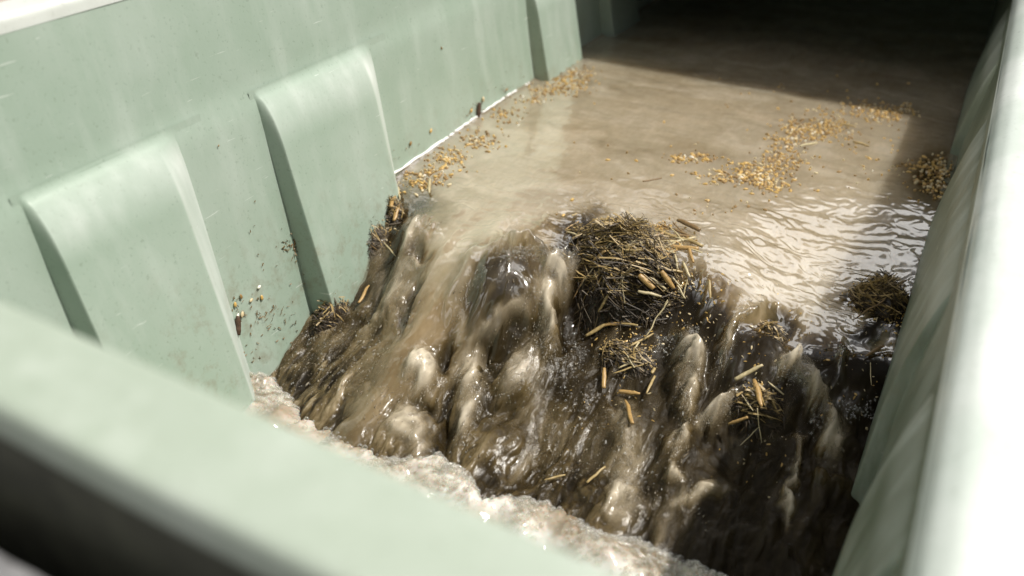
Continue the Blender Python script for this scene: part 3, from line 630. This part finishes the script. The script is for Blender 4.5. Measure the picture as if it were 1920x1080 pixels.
for u, v, su, sv, tilt, n, ln, mi in TH:
    n = int(n * (0.32 if u < 1380 else 0.15)); a = math.radians(tilt)
    c = hit(u, v); c1 = hit(u - 8 * math.sin(a), v + 8 * math.cos(a)); dr = c1 - c; dr /= np.linalg.norm(dr)
    x_, y_ = rng.normal(0, 0.6, (2, n)); P = hit_many(u + su * x_ * math.cos(a) - sv * y_ * math.sin(a), v + su * x_ * math.sin(a) + sv * y_ * math.cos(a))
    P = P[(P[:, 0] < XR - 0.004) & (P[:, 0] > wallx(P[:, 2]) + 0.004)]
    D = dr + rng.normal(0, 0.38, P.shape); e = 0.004; hl = np.hypot(D[:, 0], D[:, 1]) + 1e-6
    D[:, 2] = np.clip((surf_many(P[:, 0] + D[:, 0] * e, P[:, 1] + D[:, 1] * e) - surf_many(P[:, 0] - D[:, 0] * e, P[:, 1] - D[:, 1] * e)) / (2 * e), -2, .6); D /= np.linalg.norm(D, axis=1)[:, None]
    P[:, 2] = surf_many(P[:, 0], P[:, 1]) + abs(rng.normal(0, 0.0030, len(P)))
    S_ = np.cross(D, [0.1, .3, 1]); S_ /= np.linalg.norm(S_, axis=1)[:, None]; T_ = np.cross(S_, D)
    for k in range(len(P)):
        r = rng.uniform(0.0003, 0.0010) * (1.8 if rng.random() < .07 else 1); L = r * (1 + ln * 1.6 * rng.random() ** 2)
        pls[(mi if rng.random() < .6 else rng.integers(3))].append((np.stack([S_[k] * r, T_[k] * r, D[k] * L], 1), P[k]))
sp = empty('spray', (-0.4, 0.9, -0.1)); tag(sp, 'fine threads and drops of silty water torn off the fall', kind='stuff')
for mi in range(3): o = many('water_threads', OCT, pls[mi], M_THREAD[mi]); child(o, sp); o['kind'] = 'stuff'

# ------------------------------------------------------------------ straw clumps
def fibre(p0, d, L, r, curl, V, F, seg=3):
    side = np.cross(d, [0.3, 0.2, 0.9]); side /= np.linalg.norm(side) + 1e-9; up = np.cross(side, d); b0 = len(V); ph = rng.uniform(-1, 1, 2)
    for i in range(seg + 1):
        t = i / seg; c = p0 + d * L * t + side * curl * ph[0] * L * (t * t - t) + up * curl * ph[1] * L * (t * t - t); rr = r * (1 - 0.5 * t)
        for k in range(3):
            a = 2.094 * k; V.append(c + side * math.cos(a) * rr + up * math.sin(a) * rr)
    for i in range(seg):
        for k in range(3): F.append((b0 + i * 3 + k, b0 + i * 3 + (k + 1) % 3, b0 + (i + 1) * 3 + (k + 1) % 3, b0 + (i + 1) * 3 + k))
def stalk_mesh(name, p0, p1, r, bend=0.0, m=None, seed=0, taper=0.75):
    p0 = np.array(p0); p1 = np.array(p1); L = np.linalg.norm(p1 - p0); rs = np.random.default_rng(seed + int(L * 1e5))
    n = 5; P = [p0 + (p1 - p0) * i / (n - 1) + rs.normal(0, 0.012 * L, 3) * (0 < i < n - 1) + np.array([0, 0, bend * L * math.sin(math.pi * i / (n - 1))]) for i in range(n)]
    Rr = [r * x for x in (0.55 + 0.4 * rs.random(), 1.0, 0.85 + 0.3 * rs.random(), 0.95, taper * (0.5 + 0.5 * rs.random()))]
    if rs.random() < 0.5: P = P[::-1]
    me = tube_mesh(name, P, Rr, 9, 3, 0.16, seed % 17, 0.55 + 0.3 * rs.random())
    me.materials.append(m or M_STRAW[0]); return me
def clump(name, label, cx, cy, ztop, rx, ry, rz, nf, seed, stalks):
    t = empty(name, (cx, cy, ztop - rz)); tag(t, label, 'straw clump')
    def dome(th, q):      # q 0 at the top .. 1 at the skirt
        nx = np.cos(th) * q; ny = np.sin(th) * q
        k = 1 + 0.20 * fbm(np.cos(th) * 1.3 + seed, np.sin(th) * 1.3 + q, 3, seed)
        z = (1 - q ** 1.75) + 0.10 * fbm(nx * 4 + seed, ny * 4, 4, seed + 3)
        return np.stack([cx + rx * nx * k, cy + ry * ny * k, ztop - rz + rz * z], -1)
    TH, Q_ = np.meshgrid(np.linspace(0, 2 * math.pi, 73)[:-1], np.linspace(0.0, 1.0, 40))
    P = dome(TH, Q_); V = P.reshape(-1, 3); nr, nc = TH.shape; F = []
    for i in range(nr - 1):
        for j in range(nc): F.append((i * nc + j, (i + 1) * nc + j, (i + 1) * nc + (j + 1) % nc, i * nc + (j + 1) % nc))
    o = link('matted_core', np_mesh('matted_core', V, F), M_MAT); child(o, t)
    for mi in (0, 1, 2):
        V, F = [], []
        for k in range(int(nf * (0.44, 0.16, 0.40)[mi])):
            a = rng.uniform(0, 2 * math.pi); q_ = (rng.random() ** 0.7, 0.62 * rng.random() ** 0.75, 0.35 + 0.65 * rng.random())[mi]
            p = dome(np.array([a]), np.array([q_]))[0]; p1 = dome(np.array([a]), np.array([min(1, q_ + .05)]))[0]; p2 = dome(np.array([a + .1]), np.array([max(.05, q_)]))[0]
            out = p1 - p; out /= np.linalg.norm(out) + 1e-9; sd_ = p2 - p; sd_ /= np.linalg.norm(sd_) + 1e-9
            ang = rng.normal(0, 0.42) + (rng.random() < .15) * rng.uniform(-1.5, 1.5)
            if q_ < .55 or (p[0] > cx and q_ < .7):           # along the ridge near the top, hanging lower down
                cc_, ss_ = out[0], sd_[0]; ll = math.hypot(cc_, ss_) + 1e-9; a0 = math.atan2(ss_ / ll, cc_ / ll); ang += a0
            d = out * math.cos(ang) + sd_ * math.sin(ang)
            n = np.cross(out, sd_); n *= np.sign(n[2] + 1e-6) / (np.linalg.norm(n) + 1e-9)
            d = d + n * rng.normal(0, 0.06); d /= np.linalg.norm(d)
            L = rng.uniform(0.012, 0.055) * (rx / 0.11) ** 0.5; r = rng.uniform(0.0003, 0.0010) * (1.7 if mi == 1 else 1)
            fibre(p + n * rng.uniform(-0.001, 0.004) - d * L * 0.5, d, L, r, 0.45, V, F)
        o = link('fibres', np_mesh('fibres', V, F, False), M_FIBRE[mi]); child(o, t); o['kind'] = 'stuff'
    def zf(x, y):
        q_ = np.hypot((x - cx) / rx, (y - cy) / ry); return np.where(q_ < 1, ztop - rz * np.minimum(q_, 1) ** 1.75, -9)
    def on_dome(u, v, lift):
        p = hit(u, v, 0.0, lambda x, y: np.maximum(surf(x, y), zf(x, y))); return p - ray(u, v) * lift
    for k, (u0, v0, u1, v1, wpx, mi, lift) in enumerate(stalks):
        a = on_dome(u0, v0, 0.004 + lift); b = on_dome(u1, v1, 0.004 + lift); r = wpx * 0.40 * np.linalg.norm(a - O) / FPX
        o = link('straw_stalk', stalk_mesh('straw_stalk', a, b, r, 0.0, M_STRAW[mi], k), None); child(o, t)
    return t, on_dome
ST = [(1170, 455, 1232, 432, 9, 0, .004), (1158, 462, 1225, 445, 7, 1, .002), (1232, 430, 1318, 462, 9, 0, .003), (1200, 456, 1268, 452, 9, 1, .004), (1240, 460, 1310, 466, 12, 3, .006),
      (1213, 450, 1236, 508, 6, 0, .010), (1222, 462, 1258, 484, 13, 3, .006), (1172, 470, 1205, 468, 10, 0, .004), (1140, 484, 1198, 455, 8, 0, .004), (1198, 515, 1226, 541, 15, 3, .008),
      (1240, 508, 1264, 541, 12, 3, .010), (1218, 520, 1252, 545, 6, 1, .006), (1196, 546, 1240, 556, 8, 1, .008), (1266, 478, 1271, 505, 6, 1, .006), (1280, 490, 1294, 520, 7, 1, .006),
      (1248, 505, 1280, 510, 7, 0, .004), (1122, 585, 1152, 535, 7, 0, .004), (1156, 548, 1178, 500, 3, 1, .004), (1165, 515, 1172, 570, 2, 1, .006), (1082, 545, 1114, 500, 3, 1, .004),
      (1112, 520, 1158, 480, 4, 1, .004), (1280, 560, 1290, 520, 3, 1, .004), (1270, 535, 1285, 560, 5, 1, .006), (1236, 592, 1252, 562, 3, 1, .012), (1155, 448, 1130, 472, 4, 1, .002),
      (1205, 478, 1180, 492, 4, 2, .003), (1290, 462, 1300, 492, 8, 3, .004), (1100, 510, 1075, 560, 3, 2, .003), (1190, 425, 1215, 415, 6, 0, .003), (1145, 500, 1125, 545, 3, 2, .003),
      (1238, 420, 1290, 440, 5, 2, .003), (1165, 440, 1210, 424, 4, 2, .003), (1185, 500, 1150, 530, 3, 1, .005), (1265, 445, 1305, 455, 5, 1, .005)]
for k in range(46):      # more straws lying along the ridge of the mound
    u0, v0 = 1218 + rng.normal(0, 46), 458 + abs(rng.normal(0, 30)) - 24; L_ = rng.uniform(22, 62); a_ = rng.normal(0.0 if v0 < 480 else 0.5, 0.45) - (u0 < 1190) * 0.5 + (u0 > 1260) * 0.4
    ST.append((u0 - L_ * math.cos(a_) / 2, v0 - L_ * math.sin(a_) / 2, u0 + L_ * math.cos(a_) / 2, v0 + L_ * math.sin(a_) / 2, rng.uniform(3, 8), int(rng.choice([0, 1, 1, 2, 3])), rng.uniform(.001, .006)))
big, dome_big = clump('straw_clump', 'large mound of wet matted straw standing on the crest of the falling water', -0.362, 1.058, 0.020, 0.175, 0.108, 0.185, 7200, 5, ST)
ST2 = [(1414, 712, 1428, 762, 13, 3, .012), (1378, 712, 1430, 684, 10, 1, .014), (1366, 795, 1402, 782, 8, 3, .012), (1405, 730, 1440, 745, 4, 0, .006), (1420, 765, 1428, 830, 2, 1, .012), (1388, 835, 1424, 800, 2, 1, .012), (1440, 715, 1470, 740, 4, 1, .006), (1395, 745, 1412, 770, 3, 1, .008)]
c = at(1425, 760); clump('straw_clump', 'small dark straw tangle low in the shaded fall with one thick golden stalk', c[0], c[1] - 0.005, c[2] + 0.02, 0.045, 0.035, 0.05, 900, 11, ST2)
c = at(1175, 660); clump('straw_clump', 'loose nest of short straw bits hanging just below the large mound', c[0], c[1], c[2] + 0.006, 0.052, 0.03, 0.03, 750, 13,
      [(1098, 630, 1140, 606, 9, 0, .006), (1130, 612, 1182, 600, 9, 3, .006), (1164, 606, 1196, 610, 6, 0, .006), (1160, 690, 1205, 672, 5, 1, .004), (1175, 665, 1190, 690, 4, 1, .004), (1180, 650, 1225, 625, 6, 0, .005), (1210, 632, 1252, 566, 3, 1, .012), (1150, 700, 1215, 680, 4, 0, .004), (1188, 655, 1200, 640, 5, 1, .005)])
c = at(735, 395); clump('straw_clump', 'dark clod with two golden straw ends where the water meets the far wall', c[0], c[1] - .004, c[2] + 0.018, 0.055, 0.045, 0.08, 900, 17,
      [(744, 352, 733, 388, 11, 3, .008), (748, 384, 738, 414, 10, 3, .008), (806, 335, 805, 362, 7, 1, .002), (720, 455, 742, 480, 3, 1, .01), (746, 350, 750, 375, 5, 1, .006)])
c = at(690, 440); clump('straw_clump', 'black wet straw mass pressed against the far wall just below the golden straw ends', c[0] + .008, c[1] - .010, c[2] + 0.032, 0.046, 0.055, 0.08, 900, 37, [(700, 430, 712, 452, 3, 0, .003), (690, 455, 708, 470, 3, 2, .003)])
c = at(612, 585); clump('straw_clump', 'lowest dark straw smear along the far wall beside the dark panel side', c[0] + .012, c[1], c[2] + 0.026, 0.030, 0.060, 0.06, 500, 41, [(604, 590, 618, 575, 3, 0, .003)])
c = at(1712, 575); clump('straw_clump', 'dark wedge of matted straw against the shaded near wall', c[0] - 0.040, c[1] - 0.015, c[2] + 0.034, 0.085, 0.070, 0.130, 1900, 19,
      [(1622, 668, 1658, 648, 8, 2, .004), (1640, 560, 1700, 525, 6, 2, .004), (1600, 600, 1660, 560, 4, 2, .004), (1632, 680, 1634, 722, 2, 1, .004)])
c = at(648, 505); clump('straw_clump', 'little dark straw tuft stuck low on the far wall', c[0] + .008, c[1] - .006, c[2] + 0.030, 0.036, 0.045, 0.07, 560, 23, [(640, 512, 655, 495, 5, 0, .003), (628, 508, 648, 515, 4, 1, .003)])
c = at(1440, 620); clump('straw_clump', 'small dark mud and straw lump behind the curved sheet of water', c[0], c[1], c[2] + 0.006, 0.034, 0.026, 0.034, 420, 29, [(1420, 610, 1462, 604, 4, 2, .003)])
c = at(1080, 435); clump('straw_clump', 'dark weedy lump breaking the surface left of the large mound', c[0], c[1], c[2] + 0.006, 0.026, 0.026, 0.03, 320, 31, [(1072, 405, 1082, 400, 5, 0, .003), (1060, 430, 1085, 415, 3, 3, .003)])

# loose straws on the water: things of their own
LOOSE = [(1133, 690, 1132, 728, 10, 3, 'short golden straw standing upright under the nest of straw bits'), (1160, 734, 1200, 738, 10, 3, 'short golden straw lying level below the nest of straw bits'),
         (1172, 750, 1186, 794, 10, 3, 'orange straw slanting down, lowest of the three below the nest'), (1212, 738, 1228, 705, 6, 0, 'thin straw leaning against the level golden one'),
         (1222, 700, 1228, 690, 8, 0, 'stubby straw bit near the upright splash tongue'), (692, 535, 672, 568, 7, 3, 'golden straw sliding down the left edge of the fall'),
         (1205, 340, 1240, 334, 5, 2, 'brown twig floating on the calm upper water'), (1270, 412, 1312, 432, 12, 2, 'dark bent twig just behind the large straw mound'),
         (1532, 268, 1500, 275, 6, 1, 'pale straw lying across the golden grain raft'), (1600, 265, 1630, 274, 6, 0, 'straw poking out right of the grain raft'),
         (1135, 875, 1100, 905, 6, 0, 'blurred yellow straw low in the middle of the fall'), (1020, 900, 1060, 890, 5, 0, 'pale straw scrap near the foam'),
         (1330, 525, 1332, 560, 6, 0, 'thin straw stuck upright right of the large mound'), (1575, 232, 1605, 238, 5, 0, 'short straw inside the far grain raft')]
for k, (u0, v0, u1, v1, wpx, mi, lab) in enumerate(LOOSE):
    a = at(u0, v0, 0.008); b = at(u1, v1, 0.008); r = wpx * 0.40 * np.linalg.norm(a - O) / FPX
    o = link('loose_straw', stalk_mesh('loose_straw', a, b, r, 0.02, M_STRAW[mi], k + 3), None)
    tag(o, lab, 'straw', 'loose straws carried by the water')

# ------------------------------------------------------------------ kernels and chaff
def kernel_mesh(m, seed):
    V, F = ico(2) if False else ICO2; r = np.random.default_rng(seed); V = V.copy()
    V[:, 0] *= 1.35 + 0.2 * r.random(); tip = np.clip(V[:, 0], 0, 2); V[:, 1] *= 0.85 * (1 - 0.35 * tip / 1.4); V[:, 2] *= 0.6 * (1 - 0.25 * tip / 1.4)
    V += 0.06 * r.normal(size=V.shape)
    me = np_mesh('kernel', V, F, True); me.materials.append(m); return me
KM = [[kernel_mesh(m, 5 + i * 3 + j) for j in range(3)] for i, m in enumerate(M_KERN)]
def place(me, name, p, size, normal=(0, 0, 1), spin=None):
    o = bpy.data.objects.new(name, me); col.objects.link(o)
    q_ = Vector(normal).to_track_quat('Z', 'Y').to_matrix().to_4x4(); o.matrix_world = Matrix.Translation(Vector(p)) @ q_ @ Matrix.Rotation(rng.uniform(0, 6.28) if spin is None else spin, 4, 'Z') @ Matrix.Scale(size, 4)
    return o
WN = Vector((1, 0, DRAFT)).normalized()
WALLK = [(363, 730, 0, 9, 'small amber kernel stuck lowest on the far wall near the foam'), (272, 695, 0, 12, 'amber kernel alone near the near rim, leftmost on the wall'), (402, 651, 0, 9, 'amber kernel at the pale edge of the nearest raised panel'),
         (430, 609, 1, 12, 'cream and yellow kernel just left of the dark bark sliver'), (409, 594, 2, 7, 'little brown kernel on the pale panel edge'), (446, 592, 3, 8, 'white kernel on the top left of the bark sliver'),
         (454, 590, 1, 10, 'cream kernel on the top right of the bark sliver'), (441, 571, 0, 9, 'amber kernel a little above the bark sliver'), (452, 556, 2, 9, 'brown kernel above the bark sliver, darkest of its cluster'),
         (471, 563, 1, 8, 'pale kernel right of the brown ones above the bark sliver'), (491, 558, 0, 9, 'amber kernel at the right of the cluster above the bark'), (486, 538, 3, 8, 'whitish kernel topmost of the cluster above the bark'),
         (613, 430, 0, 9, 'slim golden husk stuck upright on the middle of the far wall'), (628, 414, 1, 6, 'pale kernel right of the upright golden husk'), (638, 411, 2, 7, 'dark brown seed right of the upright golden husk'),
         (598, 413, 3, 6, 'white speck of grain left above the golden husk'), (578, 434, 3, 6, 'white grain above the dark chaff cluster'), (663, 425, 2, 6, 'reddish seed low right on the wall above the fall'),
         (690, 400, 1, 8, 'cream kernel nearest the top of the left fall edge'), (665, 353, 0, 7, 'tan seed in the small cluster beside the second panel edge'), (672, 356, 2, 8, 'greenish dark seed in the cluster beside the second panel edge'),
         (770, 269, 2, 8, 'brown seed above the white waterline'), (808, 245, 0, 8, 'tan seed pair above the waterline near the middle'), (884, 207, 0, 8, 'orange tan seed left of the upright twig at the waterline'),
         (906, 186, 1, 9, 'pale chaff above the upright twig at the waterline'), (950, 168, 2, 7, 'small dark seed left of the narrow dark groove'), (1050, 107, 3, 7, 'pale pink seed near the shadow edge of the wall'),
         (1028, 122, 2, 6, 'dark speck seed near the shadow edge of the wall'), (828, 90, 2, 5, 'lone dark speck high on the far wall'), (410, 273, 2, 4, 'lone dark speck between the two nearer panels')]
for u, v, mi, px, lab in WALLK:
    p = on_wall(u, v, 0.002); s = px * 0.42 * np.linalg.norm(p - O) / FPX
    o = place(KM[mi][rng.integers(3)], 'grain_kernel', p, s, WN, 1.3 + rng.normal(0, 0.4) if px > 7 else None); tag(o, lab, 'kernel', 'kernels stuck on the far wall')
def wall_stick(name, u0, v0, u1, v1, w, m, lab, lift=0.004):
    a = on_wall(u0, v0, lift); b = on_wall(u1, v1, lift); r = w * 0.5 * np.linalg.norm(a - O) / FPX
    o = link(name, stalk_mesh(name, a, b, r, 0, m, 4, 0.9), None); return tag(o, lab, 'sliver')
wall_stick('bark_sliver', 446, 593, 447, 628, 11, M_BARK, 'dark brown bark sliver clinging upright on the far wall', 0.005)
wall_stick('twig', 899, 192, 897, 220, 9, M_BARK, 'dark upright twig stuck at the white waterline')
V, F = [], []
for (cu, cv, su, sv, n) in ((548, 462, 16, 12, 46), (665, 354, 12, 8, 22), (610, 412, 30, 14, 14), (455, 575, 40, 30, 22), (890, 205, 30, 14, 24), (760, 290, 70, 30, 16), (1020, 125, 40, 14, 16), (560, 455, 120, 60, 26), (420, 620, 60, 60, 30), (950, 165, 30, 8, 16), (620, 470, 60, 60, 60), (520, 600, 60, 60, 44), (690, 350, 40, 30, 30), (460, 680, 40, 30, 20)):
    for k in range(n):
        p = on_wall(cu + rng.normal(0, su * .6), cv + rng.normal(0, sv * .6), 0.0015); d = rng.normal(size=3); d[0] = 0.15; d /= np.linalg.norm(d)
        fibre(p, d, rng.uniform(.0015, .008 if n > 40 else .005), rng.uniform(.0004, .0011), 0.3, V, F, 2)
o = link('wall_chaff', np_mesh('wall_chaff', V, F, False), M_STRAW[2]); tag(o, 'tiny dark chaff flecks speckling the far green wall', kind='stuff')

# thin broken white tubes modelling the highlight where the pool meets the far wall
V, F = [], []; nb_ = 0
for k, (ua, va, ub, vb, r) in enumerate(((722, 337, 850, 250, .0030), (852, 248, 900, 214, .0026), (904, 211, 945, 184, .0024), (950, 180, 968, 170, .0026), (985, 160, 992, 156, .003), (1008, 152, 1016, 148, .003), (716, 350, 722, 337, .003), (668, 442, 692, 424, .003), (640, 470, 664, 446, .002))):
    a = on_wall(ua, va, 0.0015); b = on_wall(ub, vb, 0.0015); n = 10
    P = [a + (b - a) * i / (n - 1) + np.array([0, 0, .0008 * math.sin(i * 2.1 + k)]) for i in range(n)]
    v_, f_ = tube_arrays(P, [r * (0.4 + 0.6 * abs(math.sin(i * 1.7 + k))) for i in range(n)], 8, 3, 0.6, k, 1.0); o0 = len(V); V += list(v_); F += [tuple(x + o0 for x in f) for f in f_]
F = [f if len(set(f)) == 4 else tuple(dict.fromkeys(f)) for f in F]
me = bpy.data.meshes.new('waterline_glint'); me.from_pydata([tuple(map(float, v)) for v in V], [], F); me.polygons.foreach_set('use_smooth', [True] * len(me.polygons))
o = link('waterline_glint', me, M_GLINT); tag(o, 'thin white strip modelled as the glint along the waterline of the far wall', kind='stuff')
# floating grain: rafts (the largest kernels singly, the rest as one mass per raft)
RAFTS = [
 ('golden kernel in the large floating raft right of the middle', 'grain kernels in the large golden raft', [(1690, 205, 18, 10, 22), (1620, 205, 42, 14, 70), (1660, 218, 40, 12, 70), (1560, 232, 34, 14, 60), (1500, 240, 36, 16, 80), (1540, 252, 54, 14, 90), (1480, 265, 34, 16, 60), (1470, 300, 34, 20, 80), (1420, 320, 56, 18, 130), (1440, 345, 36, 12, 60), (1370, 330, 50, 12, 60)], 0.6),
 ('tan kernel in the raft against the far wall by the shadow', 'grain kernels in the raft by the wall shadow', [(1075, 145, 34, 18, 90), (1060, 165, 40, 12, 60), (1020, 170, 26, 8, 26)], 0.5),
 ('pale kernel drifting in the thin band along the far wall', 'grain kernels along the far waterline', [(900, 262, 34, 18, 60), (840, 295, 34, 20, 70), (800, 325, 40, 16, 70), (950, 215, 36, 14, 36), (990, 190, 30, 8, 20)], 0.45),
 ('tan kernel in the small streak left of the large raft', 'grain kernels in the small streak', [(1310, 295, 44, 7, 44), (1270, 300, 20, 5, 10)], 0.4),
 ('brown kernel in the shaded raft beside the near wall', 'grain kernels in the shaded raft', [(1750, 320, 34, 24, 80), (1755, 350, 30, 24, 60), (1700, 315, 26, 8, 14)], 0.3),
 ('stray kernel floating alone on the open brown water', 'stray grain kernels on open water', [(1300, 300, 330, 110, 26), (1650, 300, 70, 60, 26), (1500, 180, 180, 40, 16), (1350, 380, 70, 20, 10)], 0.0)]
single_left = 300; V, F = [], []; places = {i: [] for i in range(4)}
alls = []
for lab, grp, parts, _ in RAFTS:
    for (u, v, su, sv, n) in parts:
        for k in range(int(n * 1.6)):
            a, b = rng.normal(0, 0.62, 2); uu, vv = u + su * a, v + sv * b
            d = ray(uu, vv); p = O + d * ((0 - H) / d[2])
            if p[0] > XR - 0.005 or p[0] < wallx(0) + 0.006: continue
            p[2] = float(surf(p[0], p[1])) + 0.0008
            s = rng.uniform(0.0015, 0.0034); mi = rng.choice(4, p=[.44, .20, .34, .02]); alls.append((s / np.linalg.norm(p - O), s, p, mi, lab, grp))
alls.sort(key=lambda e: -e[0])
for k, (_, s, p, mi, lab, grp) in enumerate(alls):
    if k < 260:
        o = place(KM[mi][rng.integers(3)], 'floating_kernel', p, s, (rng.normal(0, .15), rng.normal(0, .15), 1)); tag(o, ('amber', 'cream', 'brown', 'white')[mi] + lab[lab.index(' '):], 'kernel', grp)
    else: places[mi].append((rotm() @ np.diag([s * 1.3, s * .8, s * .6]), p))
rest = empty('grain_mass', (-0.3, 1.4, 0)); tag(rest, 'mass of small floating grain making up the golden rafts', kind='stuff')
for mi in range(4): o = many('small_grain', ICO1, places[mi], M_KERN[mi]); child(o, rest); o['kind'] = 'stuff'
# grain and chaff bits caught in the straw mounds
V, F = [], []; pc = {0: [], 1: []}
for (u, v, su, sv, n) in ((1270, 525, 28, 26, 200), (1245, 450, 50, 24, 160), (1180, 660, 44, 30, 190), (1225, 425, 40, 8, 80), (1420, 735, 40, 20, 50), (1690, 600, 30, 40, 60), (760, 345, 40, 10, 60), (1655, 580, 40, 20, 60), (1450, 640, 110, 80, 50), (1610, 700, 60, 100, 50), (1240, 600, 90, 50, 60), (715, 420, 30, 50, 60), (640, 540, 20, 50, 40), (1150, 760, 90, 60, 30), (1400, 850, 110, 90, 26), (1340, 560, 40, 40, 24)):
    for k in range(n):
        uu, vv = u + rng.normal(0, su * .6), v + rng.normal(0, sv * .6); p = at(uu, vv, 0.0)
        th_ = None
        if u in (1270, 1245, 1225):
            p = dome_big(uu, vv, 0.003)
        s = rng.uniform(0.0008, 0.0026); pc[int(rng.random() < .45)].append((rotm() @ np.diag([s * 1.5, s * .7, s * .35]), p))
cb = empty('chaff_bits', (-0.3, 1.0, -0.05)); tag(cb, 'fine chaff and grain bits caught in the wet straw', kind='stuff')
for mi in (0, 1): o = many('chaff', ICO1, pc[mi], M_KERN[mi], False); child(o, cb); o['kind'] = 'stuff'
